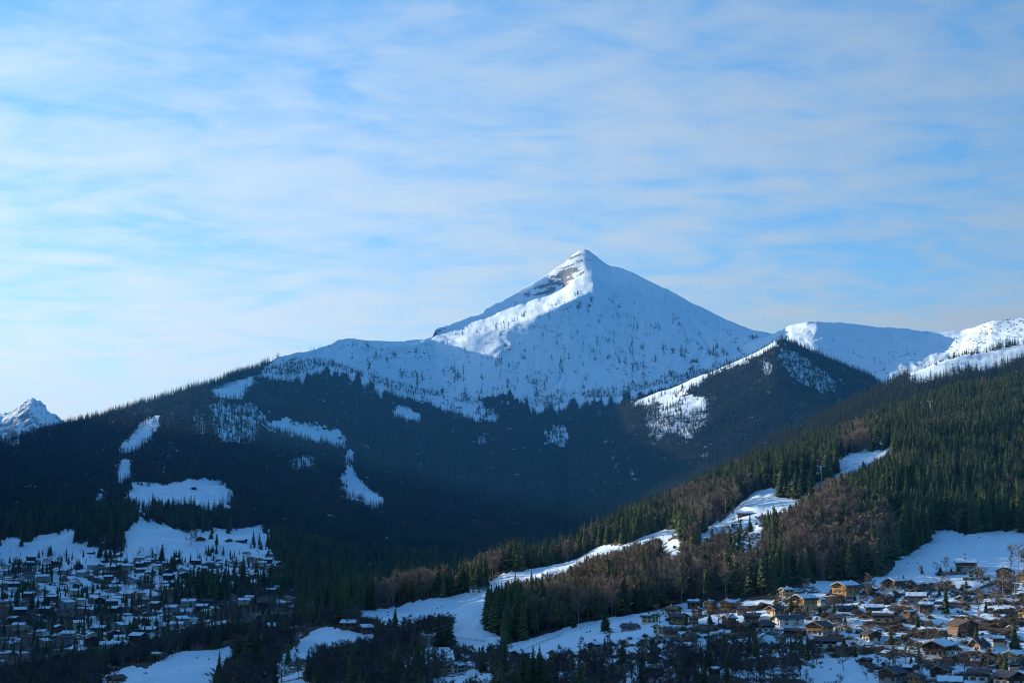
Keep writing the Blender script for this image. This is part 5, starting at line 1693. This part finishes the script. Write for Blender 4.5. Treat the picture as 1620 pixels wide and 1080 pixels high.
def fence(pts, step, label):
    q = [hit(*a_)[0] for a_ in pts]
    t = thing("fence", label, "fence", q[0])
    o0 = q[0]
    for a_, b_ in zip(q[:-1], q[1:]):
        n = max(2, int((b_ - a_).length / step))
        for i in range(n):
            w_ = a_.lerp(b_, i / n) - o0
            o = link_mesh("post", POST_ME, t)
            o.location = w_
        for z_ in (0.55, 1.1):
            m = MB()
            m.tube(a_ - o0 + Vector((0, 0, z_)), b_ - o0 + Vector((0, 0, z_)), 0.05, 0.05, 4)
            m.obj("rail", WALLS["brown"], t)


fence([(815, 1036), (840, 1024), (865, 1014), (890, 1004)], 2.6, "wooden fence climbing the snow bank under the wood")
fence([(1400, 1051), (1430, 1049), (1465, 1048)], 2.4, "wooden fence across the snowy garden left of the wide dark chalet")
fence([(712, 1009), (740, 1012), (770, 1016)], 2.6, "dark fence crossing the bottom of the ski slope")

# ------------------------------------------------------------------ gondola lift
CABIN = MB()
CABIN.prism([(-1.0, 0.15), (-0.75, 0.0), (0.75, 0.0), (1.0, 0.15), (1.05, 1.2), (0.8, 2.0), (-0.8, 2.0), (-1.05, 1.2)], -0.95, 0.95)
CABIN_ME = CABIN.mesh("cabin_body", [plain("cabin_paint", (0.55, 0.58, 0.6), 0.35, 0.05)])
CABW = MB()
for y_ in (-0.97, 0.955):
    CABW.box(-0.85, 0.85, y_, y_ + 0.015, 0.85, 1.75)
for x_ in (-1.07, 1.055):
    CABW.box(x_, x_ + 0.015, -0.8, 0.8, 0.9, 1.3)
CABW_ME = CABW.mesh("cabin_glass", [M_GLASS])
HANG = MB(); HANG.tube((0, 0, 2.0), (0, 0, 4.3), 0.07, 0.07, 5); HANG.box(-0.3, 0.3, -0.1, 0.1, 4.25, 4.45)
HANG_ME = HANG.mesh("hanger", [M_STEEL])


def pylon(u_, vb, vt, label, yaw):
    q = hit(u_, vb)[0]
    ht = (vb - vt) * q.y / F_PX
    t = thing("lift_pylon", label, "pylon", q, yaw, "gondola lift pylons")
    m = MB(); m.tube((0, 0, -2), (0, 0, ht - 0.4), 0.62, 0.42, 10); m.obj("mast", M_STEEL, t)
    m = MB(); m.box(-3.6, 3.6, -0.35, 0.35, ht - 0.4, ht + 0.35); m.tube((-3.4, 0, ht - 0.3), (-0.3, 0, ht - 2.0), 0.14, 0.14, 5); m.tube((3.4, 0, ht - 0.3), (0.3, 0, ht - 2.0), 0.14, 0.14, 5)
    m.obj("crossarm", M_STEEL, t)
    for x_ in (-3.3, 3.3):
        m = MB(); m.box(x_ - 0.25, x_ + 0.25, -2.6, 2.6, ht + 0.36, ht + 0.75)
        for k_ in range(5):
            m.tube((x_ - 0.12, -2.2 + 1.1 * k_, ht + 0.95), (x_ + 0.12, -2.2 + 1.1 * k_, ht + 0.95), 0.3, 0.3, 8)
        m.obj("sheave_assembly", M_STEEL, t)
    m = MB(); m.box(-0.3, 0.3, 0.5, 0.9, 0, ht - 0.6); m.obj("ladder", M_STEEL, t)
    return q + Vector((0, 0, ht + 1.25)), q


PY = [pylon(678, 1037, 1005, "grey gondola pylon on the lower ski slope between shaded spruces", R(-12)),
      pylon(1300, 773, 737, "grey gondola pylon on the sunlit upper piste", R(-12)),
      pylon(1473, 668, 634, "grey gondola pylon rising from the upper right spruce wood", R(-12))]
for s_ in (-1, 1):
    m = MB()
    off = Vector((math.cos(R(-12)) * 3.3 * s_, math.sin(R(-12)) * 3.3 * s_, 0))
    pts_ = []
    ends = [PY[0][0] + (PY[0][0] - PY[1][0]) * 0.35 + Vector((0, 0, -15))] + [a_[0] for a_ in PY]
    for a_, b_ in zip(ends[:-1], ends[1:]):
        for i in range(12):
            f = i / 12
            pts_.append(a_.lerp(b_, f) + off + Vector((0, 0, -4 * 9 * f * (1 - f))))
    pts_.append(ends[-1] + off)
    o0 = pts_[0].copy()
    for a_, b_ in zip(pts_[:-1], pts_[1:]):
        m.tube(a_ - o0, b_ - o0, 0.035, 0.035, 4)
    o = m.obj("haul_cable", M_STEEL)
    o.location = o0
    o["label"] = ("uphill" if s_ < 0 else "downhill") + " running steel cable of the gondola lift"
    o["category"] = "cable"
CABS = [(0.9, -1, "lower left"), (0.97, 1, "lower right"), (1.16, -1, "uphill"), (1.42, 1, "wood-side"), (1.70, -1, "upper"), (0.5, 1, "valley-side")]
CAB_LABELS = ["pale gondola cabin hanging just left of the sunlit pylon", "pale gondola cabin hanging closest to the sunlit pylon, in front of the spruce clump",
              "pale gondola cabin hanging above the piste right of the sunlit pylon", "pale gondola cabin hanging before the brown trees of the upper piste",
              "pale gondola cabin hanging high before the upper right wood", "pale gondola cabin hanging midway over the brown wood"]
for (f, s_, _), lab in zip(CABS, CAB_LABELS):
    i = int(f)
    a_, b_ = PY[i][0], PY[i + 1][0]
    ff = f - i
    q = a_.lerp(b_, ff) + Vector((math.cos(R(-12)) * 3.3 * s_, math.sin(R(-12)) * 3.3 * s_, -36 * ff * (1 - ff) - 4.35))
    t = thing("gondola_cabin", lab, "gondola", q, R(-30), "gondola cabins")
    link_mesh("cabin_body", CABIN_ME, t); link_mesh("window", CABW_ME, t); link_mesh("hanger", HANG_ME, t)

# ------------------------------------------------------------------ poles, cars
for (uu, vb, vt, lab) in [(1600, 918, 889, "wooden power pole on the sunlit slope by the right edge"), (1466, 1008, 985, "slim lamp pole on the shaded garden slope"),
                          (1141, 1014, 998, "dark pole standing on the snow left of the snow heap"), (764, 925, 910, "thin pole at the rim of the ski slope beside the white farmhouse")]:
    q = hit(uu, vb)[0]
    ht = (vb - vt) * q.y / F_PX
    t = thing("utility_pole", lab, "pole", q)
    m = MB(); m.tube((0, 0, -0.8), (0, 0, ht), 0.16, 0.11, 7); m.obj("mast", M_BARK, t)
    m = MB(); m.box(-0.8, 0.8, -0.06, 0.06, ht - 0.7, ht - 0.55); m.obj("crossarm", M_BARK, t)


def car(uu, vb, yaw, paint, label):
    q = hit(uu, vb)[0]
    t = thing("parked_car", label, "car", (q.x, q.y, q.z + 0.05), yaw, "parked cars")
    m = MB()
    m.prism([(-2.1, 0.3), (2.1, 0.3), (2.15, 0.75), (1.9, 0.95), (1.0, 1.0), (0.55, 1.45), (-1.3, 1.48), (-1.95, 1.0), (-2.15, 0.8)], -0.85, 0.85)
    m.obj("body", paint, t)
    m = MB()
    for y_ in (-0.87, 0.855):
        m.prism([(-1.6, 1.02), (0.75, 1.02), (0.45, 1.38), (-1.25, 1.4)], y_, y_ + 0.015)
    m.obj("window", M_GLASS, t)
    for x_ in (-1.3, 1.3):
        for y_ in (-0.8, 0.8):
            m = MB(); m.tube((x_, y_ - 0.1, 0.32), (x_, y_ + 0.1, 0.32), 0.33, 0.33, 12); m.obj("wheel", M_RUBBER, t)


C_DARK, C_WHITE, C_GREY = plain("dark_car_paint", (0.03, 0.035, 0.05), 0.3, 0.05), plain("white_car_paint", (0.6, 0.6, 0.6), 0.3, 0.05), plain("grey_car_paint", (0.2, 0.2, 0.22), 0.3, 0.05)
car(1381, 934, 0.2, C_DARK, "dark parked car on the snow right of the orange timber chalet")
car(1391, 931, 1.2, C_WHITE, "white parked car left of the balconied chalet under the meadow")
car(1340, 1030, 0.1, C_GREY, "grey parked car right of the long grey-roofed house")
car(1421, 1012, 0.3, C_WHITE, "white parked car on the snowy path right of the white shuttered house")
car(1556, 1046, -0.4, C_DARK, "dark parked car below the steep-roofed little house")
car(1120, 1010, 0.2, C_DARK, "dark parked car right of the red timber chalet")
car(1396, 934, 0.9, C_GREY, "grey parked car directly before the balconied chalet")

# ploughed snow heap by the dark-roofed complex
hp = hit(1206, 1014)[0]
vs, fs = [], []
nu, nv = 28, 10
for i in range(nv):
    for j in range(nu):
        a_ = 6.283 * j / nu
        rr = 1 - i / (nv - 1)
        bump_ = 1 + 0.22 * math.sin(3 * a_ + 1) + 0.12 * math.sin(7 * a_)
        x_, y_ = 7.5 * rr * bump_ * math.cos(a_), 4.5 * rr * bump_ * math.sin(a_)
        vs.append((x_, y_, -0.5 + 4.2 * (1 - rr ** 1.6) + 0.9 * float(vnoise(np.array(x_ / 1.6), np.array(y_ / 1.6), 3))))
for i in range(nv - 1):
    for j in range(nu):
        fs.append((i * nu + j, i * nu + (j + 1) % nu, (i + 1) * nu + (j + 1) % nu, (i + 1) * nu + j))
o = mesh_obj("snow_heap", vs, fs, M_SNOW, smooth=True)
o.location = hp
o["kind"] = "thing"
o["label"], o["category"] = "lumpy heap of ploughed snow in front of the dark-roofed complex", "snow heap"

# dark boulders on the snow below the mountain hut
rocks = []
for i in range(70):
    uu, vv = random.uniform(1148, 1214), random.uniform(822, 866)
    if not inside(SPARSE_G[0], np.array([uu]), np.array([vv]))[0]:
        continue
    q = hit(uu, vv, ("near_hillside",))[0]
    bm = bmesh.new()
    bmesh.ops.create_icosphere(bm, subdivisions=2, radius=1.0)
    for vt_ in bm.verts:
        k_ = 0.75 + 0.5 * random.random()
        vt_.co = Vector((vt_.co.x * k_, vt_.co.y * k_ * 0.8, vt_.co.z * k_ * 0.7))
    me = bpy.data.meshes.new("boulder")
    bm.to_mesh(me); bm.free()
    me.materials.append(M_STONE)
    o = link_mesh("boulder", me)
    sz = random.uniform(0.7, 2.2)
    o.location, o.scale, o.rotation_euler = q, (sz, sz, sz), (random.random(), random.random(), random.random() * 6)
    o["label"], o["category"], o["group"] = "dark boulder poking from the snow below the mountain hut", "rock", "boulders below the hut"

# ------------------------------------------------------------------ the air
HAZE_DENSITY = 2.4e-5
hz = MB()
hz.box(-15500, 15500, -9500, 17500, -177, 1900)
haze = hz.obj("haze", None)
haze.data.materials.clear()
hm = bpy.data.materials.new("haze_air")
hm.use_nodes = True
hn = NT(hm.node_tree)
ho = hn.n("ShaderNodeOutputMaterial")
hv = hn.n("ShaderNodeVolumePrincipled")
hv.inputs["Color"].default_value = (0.06, 0.38, 1.0, 1)
hv.inputs["Density"].default_value = HAZE_DENSITY
hv.inputs["Anisotropy"].default_value = 0.1
hn.l(hv.outputs[0], ho.inputs["Volume"])
haze.data.materials.append(hm)
haze["kind"] = "stuff"
haze["label"] = "thin blue haze filling the valley air"
haze["category"] = "haze"
